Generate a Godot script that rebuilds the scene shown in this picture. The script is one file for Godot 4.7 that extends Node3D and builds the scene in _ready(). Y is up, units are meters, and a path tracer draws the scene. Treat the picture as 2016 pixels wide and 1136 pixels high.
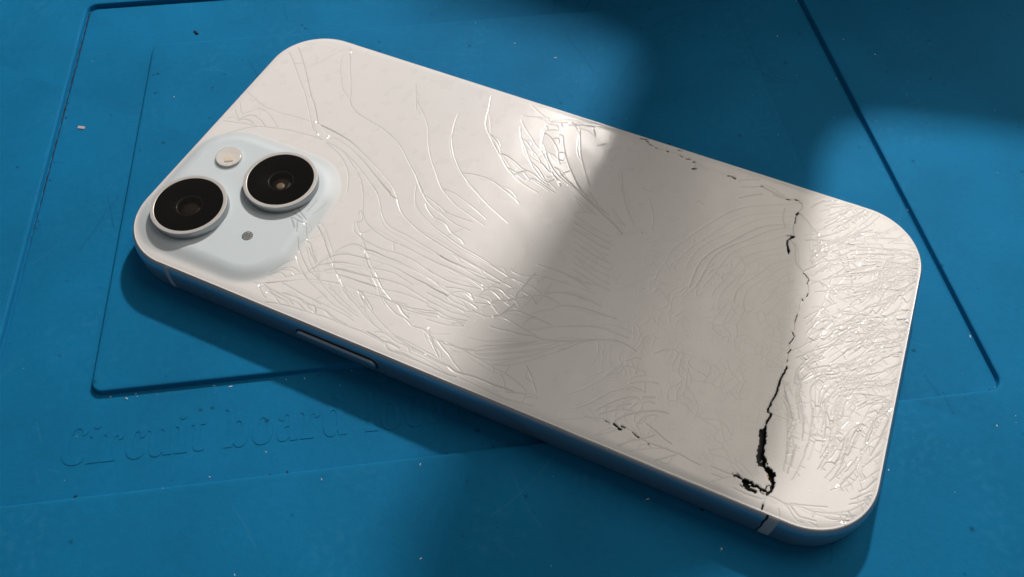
extends Node3D
# A cracked phone lying face down on a blue moulded repair mat. Shapes are worked out in millimetres
# (phone centre at the origin, x along the phone, z towards the viewer) and scaled to metres when a mesh is made.

const MM := 0.001
const MAT_TURN := -0.5475            # the mat's own u axis against the phone's x axis
const HX := 73.8
const HZ := 35.8
const RC := 12.8
const INSET := 0.95                  # glass edge inside the frame's outline
const STEP := 0.1
const LAMP := Vector3(-56.0, 400.0, -400.0)

var rng := RandomNumberGenerator.new()
var nx := 0
var nz := 0
var x0 := 0.0
var z0 := 0.0
var groove := PackedFloat32Array()
var barrier := PackedByteArray()
var gone := PackedByteArray()
var chip_spots: Array[Vector2] = []
var chip_noise: FastNoiseLite
var M := {}


func _ready():
	rng.seed = 77
	camera_and_light()
	materials()
	workbench()
	repair_mat()
	bench_lamp()
	phone()
	crumbs()


# ------------------------------------------------------------------ camera, light, exposure
func camera_and_light():
	var cam := Camera3D.new()
	cam.name = "camera"
	cam.fov = 40.232
	cam.near = 0.005
	cam.far = 20.0
	cam.transform = Transform3D(Basis(Vector3(0.9130381, 0.0087157, -0.4077811), Vector3(-0.3452177, 0.5489666, -0.7612230), Vector3(0.2172236, 0.8357988, 0.5042363)), Vector3(35.32, 131.21, 87.14) * MM)
	add_child(cam)
	cam.current = true
	var we := WorldEnvironment.new()
	we.name = "environment"
	var e := Environment.new()
	e.background_mode = Environment.BG_COLOR
	e.background_color = Color(0.121, 0.119, 0.118).linear_to_srgb()
	e.tonemap_mode = Environment.TONE_MAPPER_LINEAR
	e.tonemap_exposure = 1.0
	e.sdfgi_enabled = true
	e.ssao_enabled = true
	e.ssil_enabled = true
	we.environment = e
	add_child(we)


func mat_of(called: String, lin: Color, rough: float, metal := 0.0) -> StandardMaterial3D:
	var m := StandardMaterial3D.new()
	m.resource_name = called
	m.albedo_color = lin.linear_to_srgb()
	m.roughness = rough
	m.metallic = metal
	m.cull_mode = BaseMaterial3D.CULL_DISABLED
	return m


func noise_texture(seed_: int, freq: float, lo: Color, hi: Color, oct := 4) -> NoiseTexture2D:
	var n := FastNoiseLite.new()
	n.seed = seed_
	n.noise_type = FastNoiseLite.TYPE_SIMPLEX_SMOOTH
	n.frequency = freq
	n.fractal_octaves = oct
	var t := NoiseTexture2D.new()
	t.width = 1024
	t.height = 1024
	t.seamless = true
	t.noise = n
	var g := Gradient.new()
	g.set_color(0, lo)
	g.set_color(1, hi)
	t.color_ramp = g
	return t


# silicone that has been used: cloudy blue, rubbed patches, thin scratches, dark specks
func worn_blue() -> ImageTexture:
	var n := FastNoiseLite.new()
	n.seed = 5
	n.noise_type = FastNoiseLite.TYPE_SIMPLEX_SMOOTH
	n.frequency = 0.008
	n.fractal_octaves = 4
	var f := FastNoiseLite.new()
	f.seed = 15
	f.noise_type = FastNoiseLite.TYPE_SIMPLEX_SMOOTH
	f.frequency = 0.11
	f.fractal_octaves = 3
	var img := Image.create(1024, 1024, false, Image.FORMAT_RGB8)
	for y in 1024:
		for x in 1024:
			var a := n.get_noise_2d(x, y)
			var b := f.get_noise_2d(x, y)
			var rub := smoothstep(0.18, 0.5, n.get_noise_2d(x + 3000.0, y)) * smoothstep(0.0, 0.5, b)
			var k := 1.0 + 0.14 * a + 0.05 * b
			img.set_pixel(x, y, Color(0.0045 * k + 0.006 * rub, 0.157 * k + 0.008 * rub, 0.344 * k + 0.006 * rub).linear_to_srgb())
	var rg := RandomNumberGenerator.new()
	rg.seed = 12
	for s in 130:
		var px := Vector2(rg.randf_range(20, 1000), rg.randf_range(20, 1000))
		var d := Vector2.from_angle(rg.randf_range(0, TAU))
		var up := rg.randf() < 0.6
		for q in rg.randi_range(8, 70):
			px += d
			d = d.rotated(rg.randf_range(-0.05, 0.05))
			if px.x < 0 or px.y < 0 or px.x > 1023 or px.y > 1023:
				break
			var c := img.get_pixel(int(px.x), int(px.y))
			img.set_pixel(int(px.x), int(px.y), c.lerp(Color(0.32, 0.52, 0.66) if up else Color(0.03, 0.25, 0.42), 0.3))
	for s in 420:
		var px := Vector2(rg.randf_range(4, 1019), rg.randf_range(4, 1019))
		var rad := rg.randf_range(0.6, 2.4)
		for yy in range(-3, 4):
			for xx in range(-3, 4):
				var w := clampf(rad - Vector2(xx, yy * 1.3).length(), 0.0, 1.0) * 0.45
				if w > 0.0:
					var c := img.get_pixel(int(px.x) + xx, int(px.y) + yy)
					img.set_pixel(int(px.x) + xx, int(px.y) + yy, c.lerp(Color(0.05, 0.17, 0.27), w))
	return ImageTexture.create_from_image(img)


func materials():
	var blue := mat_of("blue_silicone", Color(1, 1, 1), 0.72)
	blue.metallic_specular = 0.22
	blue.albedo_texture = worn_blue()
	blue.uv1_triplanar = true
	blue.uv1_world_triplanar = true
	blue.uv1_scale = Vector3(4.0, 4.0, 4.0)
	blue.heightmap_enabled = true
	blue.heightmap_texture = noise_texture(9, 0.3, Color.BLACK, Color.WHITE, 3)
	blue.heightmap_scale = 0.003
	M.blue = blue
	M.bench = mat_of("bench_top", Color(0.12, 0.11, 0.10), 0.6)
	var gl := mat_of("white_back_glass", Color(1, 1, 1), 0.34)
	gl.vertex_color_use_as_albedo = true
	gl.metallic_specular = 0.45
	gl.clearcoat_enabled = true
	gl.clearcoat = 0.26
	gl.clearcoat_roughness = 0.2
	gl.roughness_texture = noise_texture(21, 0.02, Color(0.72, 0.72, 0.72), Color(1, 1, 1), 4)
	gl.roughness_texture_channel = BaseMaterial3D.TEXTURE_CHANNEL_RED
	gl.uv1_triplanar = true
	gl.uv1_world_triplanar = true
	gl.uv1_scale = Vector3(9, 9, 9)
	M.glass = gl
	var bump: StandardMaterial3D = gl.duplicate()
	bump.resource_name = "milky_bump_glass"
	bump.clearcoat_enabled = false
	bump.roughness = 0.55
	M.bump = bump
	M.splinter = mat_of("splinter_glass", Color(0.85, 0.84, 0.82), 0.14)
	M.alu = mat_of("blasted_aluminium", Color(0.40, 0.455, 0.515), 0.32, 0.85)
	M.ring = mat_of("ring_aluminium", Color(0.66, 0.645, 0.63), 0.4, 0.4)
	M.ring_wall = mat_of("shaded_ring_aluminium", Color(0.34, 0.36, 0.375), 0.3, 1.0)  # ring metal darkened: the wall's shadow side is put into the colour
	M.band = mat_of("antenna_plastic", Color(0.42, 0.44, 0.45), 0.45)
	M.slot = mat_of("dark_gap", Color(0.004, 0.004, 0.005), 0.7)
	M.inside = mat_of("black_chassis", Color(0.006, 0.006, 0.007), 0.6)
	M.metal_bit = mat_of("bare_metal", Color(0.6, 0.58, 0.55), 0.3, 1.0)
	M.yellow = mat_of("amber_film", Color(0.62, 0.36, 0.05), 0.5)
	M.black_glass = mat_of("black_lens_glass", Color(0.010, 0.0075, 0.006), 0.06)
	M.barrel = mat_of("lens_barrel", Color(0.0022, 0.0016, 0.0012), 0.45)
	M.barrel.metallic_specular = 0.12
	M.lens = mat_of("lens_element", Color(0.03, 0.02, 0.012), 0.03)
	M.lens_glint = mat_of("painted_lens_glint", Color(0.42, 0.35, 0.22), 0.08)  # pale colour painted to stand in for a reflection inside one lens
	M.lens_rim = mat_of("lens_rim", Color(0.03, 0.024, 0.018), 0.3, 0.3)
	M.diffuser = mat_of("flash_diffuser", Color(0.78, 0.76, 0.74), 0.15)
	M.led = mat_of("flash_led", Color(0.86, 0.72, 0.56), 0.2)
	M.grille = mat_of("grille_steel", Color(0.45, 0.42, 0.38), 0.35, 1.0)
	M.screen = mat_of("front_glass", Color(0.004, 0.004, 0.005), 0.1)
	var cov := mat_of("cover_pane", Color(0.006, 0.0045, 0.0035), 0.03)
	cov.transparency = BaseMaterial3D.TRANSPARENCY_ALPHA
	cov.albedo_color.a = 0.35
	M.cover = cov
	var fg := mat_of("flash_pane", Color(0.9, 0.88, 0.85), 0.06)
	fg.transparency = BaseMaterial3D.TRANSPARENCY_ALPHA
	fg.albedo_color.a = 0.3
	M.flash_glass = fg
	M.lint = mat_of("lint", Color(0.72, 0.74, 0.76), 0.8)
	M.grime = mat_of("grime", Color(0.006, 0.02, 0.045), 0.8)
	M.flake = mat_of("pale_flake", Color(0.55, 0.45, 0.46), 0.6)
	M.lamp_black = mat_of("lamp_paint", Color(0.03, 0.03, 0.03), 0.5)
	var bulb := mat_of("glowing_bulb", Color(1.0, 0.93, 0.84), 0.5)
	bulb.emission_enabled = true
	bulb.emission = Color(1.0, 0.93, 0.84)
	bulb.emission_energy_multiplier = 2.0
	M.bulb = bulb
	var pan := mat_of("panel_diffuser", Color(0.8, 0.8, 0.8), 0.5)
	pan.emission_enabled = true
	pan.emission = Color(1.0, 0.955, 0.89)
	pan.emission_energy_multiplier = 0.8
	M.panel = pan


# ------------------------------------------------------------------ helpers
func thing(called: String, label: String, category: String, at := Vector3.ZERO) -> Node3D:
	var o := Node3D.new()
	o.name = called
	add_child(o, true)
	o.position = at
	o.set_meta("label", label)
	o.set_meta("category", category)
	return o


func put(parent: Node, called: String, mesh: Mesh, m: Material) -> MeshInstance3D:
	var o := MeshInstance3D.new()
	o.name = called
	o.mesh = mesh
	o.material_override = m
	o.cast_shadow = GeometryInstance3D.SHADOW_CASTING_SETTING_ON
	parent.add_child(o, true)
	return o


# rows of points (mm), all of the same length; closed joins each row's ends
func loft(rows: Array, closed: bool, smooth := true) -> ArrayMesh:
	var st := SurfaceTool.new()
	st.begin(Mesh.PRIMITIVE_TRIANGLES)
	st.set_smooth_group(0 if smooth else -1)
	add_loft(st, rows, closed)
	return done(st)


func add_loft(st: SurfaceTool, rows: Array, closed: bool):
	for r in rows.size() - 1:
		var a: PackedVector3Array = rows[r]
		var b: PackedVector3Array = rows[r + 1]
		var n := a.size()
		for k in (n if closed else n - 1):
			var l := (k + 1) % n
			tri(st, a[k], a[l], b[l])
			tri(st, a[k], b[l], b[k])


func tri(st: SurfaceTool, a: Vector3, b: Vector3, c: Vector3):
	if (b - a).cross(c - a).length_squared() < 1e-14:
		return
	st.add_vertex(a * MM)
	st.add_vertex(b * MM)
	st.add_vertex(c * MM)


func done(st: SurfaceTool) -> ArrayMesh:
	st.generate_normals()
	st.index()
	return st.commit()


func new_st(smooth := true) -> SurfaceTool:
	var st := SurfaceTool.new()
	st.begin(Mesh.PRIMITIVE_TRIANGLES)
	st.set_smooth_group(0 if smooth else -1)
	return st


# rounded rectangle round (cx, cz), clockwise seen from above
func rrect(cx: float, cz: float, hx: float, hz: float, r: float, y: float, per := 14) -> PackedVector3Array:
	var out := PackedVector3Array()
	r = minf(maxf(r, 0.01), minf(hx, hz))
	for q in 4:
		var sx: float = [1.0, -1.0, -1.0, 1.0][q]
		var sz: float = [1.0, 1.0, -1.0, -1.0][q]
		for k in per + 1:
			var t := (q + float(k) / per) * PI / 2.0
			out.append(Vector3(cx + sx * (hx - r) + cos(t) * r, y, cz + sz * (hz - r) + sin(t) * r))
	return out


func cap(loop: PackedVector3Array) -> PackedVector3Array:
	var c := Vector3.ZERO
	for p in loop:
		c += p
	c /= loop.size()
	var out := PackedVector3Array()
	out.resize(loop.size())
	out.fill(c)
	return out


# profile of (radius, height) turned round the vertical through c
func lathe(c: Vector3, profile: Array, segs := 64, smooth := true) -> ArrayMesh:
	var rows := []
	for p in profile:
		var row := PackedVector3Array()
		for k in segs:
			var t := TAU * k / segs
			row.append(c + Vector3(cos(t) * p.x, p.y, sin(t) * p.x))
		rows.append(row)
	return loft(rows, true, smooth)


func add_box(st: SurfaceTool, c: Vector3, h: Vector3, turn := 0.0, tilt := 0.0):
	var b := Basis(Vector3.UP, turn) * Basis(Vector3.RIGHT, tilt)
	var p := []
	for k in 8:
		p.append(c + b * Vector3(h.x * (1 if k & 1 else -1), h.y * (1 if k & 2 else -1), h.z * (1 if k & 4 else -1)))
	for f in [[0, 1, 3, 2], [4, 6, 7, 5], [0, 4, 5, 1], [2, 3, 7, 6], [0, 2, 6, 4], [1, 5, 7, 3]]:
		tri(st, p[f[0]], p[f[2]], p[f[1]])
		tri(st, p[f[0]], p[f[3]], p[f[2]])


func uv_to_xz(u: float, v: float) -> Vector2:
	return Vector2(u * cos(MAT_TURN) - v * sin(MAT_TURN), u * sin(MAT_TURN) + v * cos(MAT_TURN))


# ------------------------------------------------------------------ setting
func workbench():
	var st := new_st(false)
	add_box(st, Vector3(0, -24.0, 0), Vector3(900, 20.0, 600))
	var o := put(self, "workbench", done(st), M.bench)
	o.set_meta("kind", "structure")


func repair_mat():
	var t := thing("repair_mat", "blue moulded silicone repair mat with recessed rectangles under the cracked phone", "mat")
	t.rotation.y = -MAT_TURN
	# rim, step down and recess floor
	var cu := (-101.2 + 84.7) / 2.0
	var hu := (84.7 + 101.2) / 2.0
	var cv := (-93.3 + 40.35) / 2.0
	var hv := (93.3 + 40.35) / 2.0
	var d := 1.2
	var rows := [rrect(0, 0, 230, 180, 12, -3.8), rrect(0, 0, 230, 180, 12, -0.6), rrect(0, 0, 229.4, 179.4, 12, 0.0)]
	for s in [[1.2, 0.0], [0.5, -0.005], [0.22, -0.05], [0.06, -0.16], [0.0, -0.32], [-0.03, -d + 0.05], [-0.06, -d - 0.25], [-0.22, -d - 0.4], [-0.42, -d - 0.25], [-0.6, -d - 0.04], [-0.9, -d]]:
		var row := rrect(cu, cv, hu + s[0], hv + s[0], 2.6 + s[0], s[1])
		for k in row.size():              # the moulded gutter fades out along the near side
			if s[1] < -d and row[k].z > cv + hv - 6.0:
				row[k].y = -d
		rows.append(row)
	var iu := (-82.5 + 65.2) / 2.0
	var jhu := (65.2 + 82.5) / 2.0
	var iv := (-75.6 + 20.6) / 2.0
	var jhv := (75.6 + 20.6) / 2.0
	rows.append(rrect(iu, iv, jhu + 0.2, jhv + 0.2, 2.4, -d))
	put(t, "mat_body", loft(rows, true), M.blue)
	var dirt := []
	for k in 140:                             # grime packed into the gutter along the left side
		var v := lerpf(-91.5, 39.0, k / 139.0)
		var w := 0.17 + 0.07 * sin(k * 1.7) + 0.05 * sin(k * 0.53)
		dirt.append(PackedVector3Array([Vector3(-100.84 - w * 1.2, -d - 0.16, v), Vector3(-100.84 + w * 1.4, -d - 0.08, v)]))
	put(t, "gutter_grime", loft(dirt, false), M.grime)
	rows = []
	for s in [[0.22, -d - 0.05], [0.16, -d + 0.06], [0.06, -d + 0.2], [0.0, -0.34], [-0.06, -0.17], [-0.22, -0.05], [-0.5, -0.005], [-1.2, 0.0]]:
		rows.append(rrect(iu, iv, jhu + s[0], jhv + s[0], 2.3 + s[0], s[1]))
	rows.append(cap(rows[-1]))
	put(t, "raised_panel", loft(rows, true), M.blue)
	# raised lettering on the recess floor
	var tm := TextMesh.new()
	tm.text = "Circuit board location"
	var f := SystemFont.new()
	f.font_names = PackedStringArray(["Droid Serif"])
	var spaced := FontVariation.new()
	spaced.base_font = f
	spaced.spacing_space = 9
	f.font_weight = 700
	tm.font = spaced
	tm.font_size = 64
	tm.pixel_size = 10.4 / 64.0 * MM
	tm.depth = 0.3 * MM
	tm.horizontal_alignment = HORIZONTAL_ALIGNMENT_LEFT
	tm.vertical_alignment = VERTICAL_ALIGNMENT_BOTTOM
	var o := put(t, "raised_lettering", tm, M.blue)
	o.transform = Transform3D(Basis(Vector3(0.70, 0, 0), Vector3(0, 0, -1.0), Vector3(0, 1, 0)), Vector3(-86.6, -d - 0.04, 36.6) * MM)


func bench_lamp():
	var t := thing("bench_lamp", "small warm bench lamp with an added unseen shadow plate behind the top of the picture", "lamp", LAMP * MM)
	var aim := (Vector3.ZERO - LAMP).normalized()
	var b := Basis(Quaternion(Vector3.DOWN, aim))
	var sh := put(t, "lamp_shade", lathe(Vector3.ZERO, [Vector2(0.01, 34), Vector2(14, 34), Vector2(18, 30), Vector2(22, 16), Vector2(36, -6), Vector2(35, -6.5), Vector2(21, 15), Vector2(0.01, 20)], 40), M.lamp_black)
	sh.basis = b
	var s := SphereMesh.new()
	s.radius = 14.0 * MM
	s.height = 28.0 * MM
	put(t, "bulb", s, M.bulb)
	var l := OmniLight3D.new()
	l.name = "bulb_light"
	l.light_color = Color(1.0, 0.965, 0.935)
	l.light_energy = 0.282
	l.light_size = 0.014
	l.omni_range = 6.0
	l.omni_attenuation = 2.0
	l.shadow_enabled = true
	t.add_child(l)
	var panel := thing("ceiling_light", "pale ceiling light panel above and behind the picture", "ceiling light", Vector3(0.30, 0.95, -0.62))
	panel.look_at_from_position(panel.position, Vector3(0.02, 0, 0), Vector3.RIGHT)
	var slab := BoxMesh.new()
	slab.size = Vector3(0.8, 0.6, 0.02)
	put(panel, "light_panel", slab, M.panel).position = Vector3(0, 0, 0.015)
	var al := AreaLight3D.new()
	al.name = "panel_light"
	al.area_size = Vector2(0.8, 0.6)
	al.area_range = 8.0
	al.area_attenuation = 2.0
	al.light_color = Color(1.0, 0.955, 0.89)
	al.light_energy = 0.33
	al.area_normalize_energy = true
	al.shadow_enabled = true
	panel.add_child(al)
	# unseen plate added to shade the mat: a flat tongue with a cross piece
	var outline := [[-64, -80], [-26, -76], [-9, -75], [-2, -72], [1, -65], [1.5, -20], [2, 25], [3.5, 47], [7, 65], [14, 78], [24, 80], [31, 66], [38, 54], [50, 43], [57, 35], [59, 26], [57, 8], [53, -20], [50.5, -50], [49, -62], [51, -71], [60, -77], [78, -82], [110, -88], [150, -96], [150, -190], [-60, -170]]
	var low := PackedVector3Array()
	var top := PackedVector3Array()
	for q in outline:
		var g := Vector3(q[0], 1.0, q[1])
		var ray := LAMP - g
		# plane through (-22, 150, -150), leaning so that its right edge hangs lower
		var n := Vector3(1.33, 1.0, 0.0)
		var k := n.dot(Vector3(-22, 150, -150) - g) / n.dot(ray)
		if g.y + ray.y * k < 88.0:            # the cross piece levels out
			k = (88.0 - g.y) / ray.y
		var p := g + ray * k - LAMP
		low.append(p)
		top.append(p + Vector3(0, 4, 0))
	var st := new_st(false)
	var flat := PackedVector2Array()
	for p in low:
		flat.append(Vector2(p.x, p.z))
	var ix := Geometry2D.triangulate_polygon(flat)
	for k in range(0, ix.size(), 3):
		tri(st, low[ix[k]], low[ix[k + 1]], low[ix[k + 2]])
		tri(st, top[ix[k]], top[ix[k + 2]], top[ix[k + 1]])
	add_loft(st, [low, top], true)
	put(t, "shadow_caster", done(st), M.lamp_black)  # made-up caster, outline projected back from the shadow it throws


# ------------------------------------------------------------------ the cracked glass, worked out on a fine grid
func sd_rr(x: float, z: float, cx: float, cz: float, hx: float, hz: float, r: float) -> float:
	var qx := absf(x - cx) - hx + r
	var qz := absf(z - cz) - hz + r
	return Vector2(maxf(qx, 0.0), maxf(qz, 0.0)).length() + minf(maxf(qx, qz), 0.0) - r


func stroke(pts: PackedVector2Array, width: float, depth: float, cut: float, remove: float):
	if chip_noise == null:
		chip_noise = FastNoiseLite.new()
		chip_noise.noise_type = FastNoiseLite.TYPE_CELLULAR
		chip_noise.cellular_return_type = FastNoiseLite.RETURN_CELL_VALUE
		chip_noise.fractal_type = FastNoiseLite.FRACTAL_NONE
		chip_noise.frequency = 1.0
		chip_noise.seed = 4
	var reach := maxf(maxf(width, cut), remove) + STEP
	for s in pts.size() - 1:
		var a := pts[s]
		var b := pts[s + 1]
		var ab := b - a
		var l2 := maxf(ab.length_squared(), 1e-6)
		var i0 := maxi(0, int((minf(a.x, b.x) - reach - x0) / STEP))
		var i1 := mini(nx - 1, int((maxf(a.x, b.x) + reach - x0) / STEP) + 1)
		var j0 := maxi(0, int((minf(a.y, b.y) - reach - z0) / STEP))
		var j1 := mini(nz - 1, int((maxf(a.y, b.y) + reach - z0) / STEP) + 1)
		for j in range(j0, j1 + 1):
			for i in range(i0, i1 + 1):
				var p := Vector2(x0 + i * STEP, z0 + j * STEP)
				var t := clampf((p - a).dot(ab) / l2, 0.0, 1.0)
				var dist := p.distance_to(a + ab * t)
				var k := j * nx + i
				if dist < width:
					var g := depth * (1.0 - dist / width)
					if g > groove[k]:
						groove[k] = g
				if dist < cut:
					barrier[k] = 1
				if remove > 0.0 and dist < remove * (1.0 + 0.3 * chip_noise.get_noise_2d(p.x * 2.4, p.y * 2.4)):
					gone[k] = 1


func wobbled(flat: Array, amount: float) -> PackedVector2Array:
	var raw := PackedVector2Array()
	for k in range(0, flat.size(), 2):
		raw.append(Vector2(flat[k], flat[k + 1]))
	if raw.size() < 3:
		return raw
	var c := Curve2D.new()                    # a smooth line through the points
	for k in raw.size():
		var tan := Vector2.ZERO
		if k > 0 and k < raw.size() - 1:
			tan = (raw[k + 1] - raw[k - 1]) * 0.17
		c.add_point(raw[k], -tan, tan)
	c.bake_interval = 0.35
	var out := c.get_baked_points()
	for k in range(1, out.size() - 1):
		out[k] += Vector2(rng.randf_range(-amount, amount), rng.randf_range(-amount, amount))
	return out


func crack(kind: String, flat: Array):
	var pts := wobbled(flat, 0.012)
	if pts.size() > 12 and pts[0].x > -42.0 and rng.randf() < 0.6:      # a hairline that runs along beside it
		var a := rng.randi_range(0, pts.size() / 3)
		var b := rng.randi_range(pts.size() / 2, pts.size() - 1)
		var off := rng.randf_range(0.45, 1.1) * (1.0 if rng.randf() < 0.5 else -1.0)
		var side := PackedVector2Array()
		for k in range(a, b):
			var d := (pts[mini(k + 2, pts.size() - 1)] - pts[maxi(k - 2, 0)]).normalized()
			side.append(pts[k] + d.orthogonal() * off * sin(PI * (k - a + 1.0) / (b - a + 1.0)))
		stroke(side, rng.randf_range(0.13, 0.17), rng.randf_range(0.015, 0.028), 0.0, 0.0)
	match kind:
		"c": stroke(pts, rng.randf_range(0.15, 0.21), rng.randf_range(0.03, 0.05), 0.085, 0.0)
		"f": stroke(pts, rng.randf_range(0.16, 0.24), rng.randf_range(0.02, 0.038), 0.0, 0.0)
		"w": stroke(pts, rng.randf_range(0.2, 0.32), rng.randf_range(0.05, 0.08), 0.085, 0.0)


func hole(w: float, flat: Array):
	var raw := PackedVector2Array()
	for k in range(0, flat.size(), 2):
		raw.append(Vector2(flat[k], flat[k + 1]))
	for s in raw.size() - 1:                  # ragged: short bits of uneven width
		var n := maxi(1, int(raw[s].distance_to(raw[s + 1]) / 0.4))
		for q in n:
			var a := raw[s].lerp(raw[s + 1], float(q) / n)
			var b := raw[s].lerp(raw[s + 1], float(q + 1) / n)
			var jit := minf(w * 0.35, 0.12)
			var o := Vector2(rng.randf_range(-jit, jit), rng.randf_range(-jit, jit))
			var ww := w * rng.randf_range(0.9, 1.4)
			stroke(PackedVector2Array([a + o, b + o]), ww + 0.25, 0.05, ww + 0.02, ww)


func chips(flat: Array):
	for k in range(0, flat.size(), 2):
		chip_spots.append(Vector2(flat[k], flat[k + 1]))


func phone():
	var t := thing("smartphone", "white smartphone lying face down with its back glass shattered and two round camera lenses", "phone")
	frame_parts(t)
	glass(t)
	camera_parts(t)


func outline(inset: float, y: float) -> PackedVector3Array:
	return rrect(0, 0, HX - inset, HZ - inset, RC - inset, y, 24)


func frame_parts(t: Node3D):
	var rows := []
	for p in [[2.2, 6.9], [1.05, 6.9], [0.97, 7.42], [0.88, 7.46], [0.72, 7.36], [0.54, 7.16], [0.38, 6.85], [0.25, 6.45], [0.14, 5.9], [0.06, 5.2], [0.01, 4.4], [0.0, 3.4], [0.0, 2.4], [0.03, 1.8], [0.12, 1.2], [0.32, 0.75], [0.7, 0.38], [1.5, 0.12]]:
		rows.append(outline(p[0], p[1]))
	put(t, "frame", loft(rows, true), M.alu)
	rows = [outline(1.45, 0.2), outline(1.6, 0.06), outline(2.4, 0.02)]
	rows.append(cap(rows[-1]))
	put(t, "front_glass", loft(rows, true), M.screen)
	rows = [outline(1.5, 6.4)]
	rows.append(cap(rows[-1]))
	put(t, "chassis", loft(rows, true), M.inside)
	# antenna bands: thin strips that follow the frame's profile, 0.02 mm proud
	var prof := [[0.88, 7.46], [0.72, 7.36], [0.54, 7.16], [0.38, 6.85], [0.25, 6.45], [0.14, 5.9], [0.06, 5.2], [0.01, 4.4], [0.0, 3.4], [0.0, 2.4], [0.03, 1.8], [0.12, 1.2], [0.32, 0.75]]
	for q in [[-58.9, 1.0, 1], [58.6, 1.75, 1], [-58.9, 1.0, -1], [58.6, 1.4, -1]]:
		var bandrows := []
		for p in prof:
			var z: float = (HZ - p[0] + 0.025) * q[2]
			bandrows.append(PackedVector3Array([Vector3(q[0] - q[1] / 2.0, p[1] + 0.02, z), Vector3(q[0] + q[1] / 2.0, p[1] + 0.02, z)]))
		put(t, "antenna_band", loft(bandrows, false), M.band)
	# the split in the frame beside the lower band
	var st := new_st()
	var a := []
	for p in prof:
		var z: float = HZ - p[0] + 0.035
		var x := 57.55 + 0.12 * sin(p[1] * 2.0)
		var w := 0.05 + 0.16 * clampf((p[1] - 2.0) / 6.0, 0.0, 1.0)
		a.append(PackedVector3Array([Vector3(x - w, p[1] + 0.03, z), Vector3(x + w, p[1] + 0.03, z)]))
	add_loft(st, a, false)
	put(t, "frame_split", done(st), M.slot)
	# side button in a dark slot
	var slot := []
	for s in [[8.75, 1.6, 0.03], [0.01, 0.01, 0.03]]:
		slot.append(button_loop(s[0], s[1], s[2]))
	put(t, "button_gap", loft(slot, true), M.slot)
	var rowsb := []
	for s in [[8.45, 1.3, 0.0], [8.45, 1.3, 0.34], [8.39, 1.24, 0.46], [8.22, 1.07, 0.52], [0.01, 0.01, 0.52]]:
		rowsb.append(button_loop(s[0], s[1], s[2]))
	put(t, "side_button", loft(rowsb, true), M.alu)


func button_loop(hx: float, hy: float, out_: float) -> PackedVector3Array:
	var r := PackedVector3Array()
	for p in rrect(0, 0, hx, hy, hy, 0, 10):
		r.append(Vector3(-21.7 + p.x, 4.0 - p.z, HZ + out_))
	return r


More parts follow.
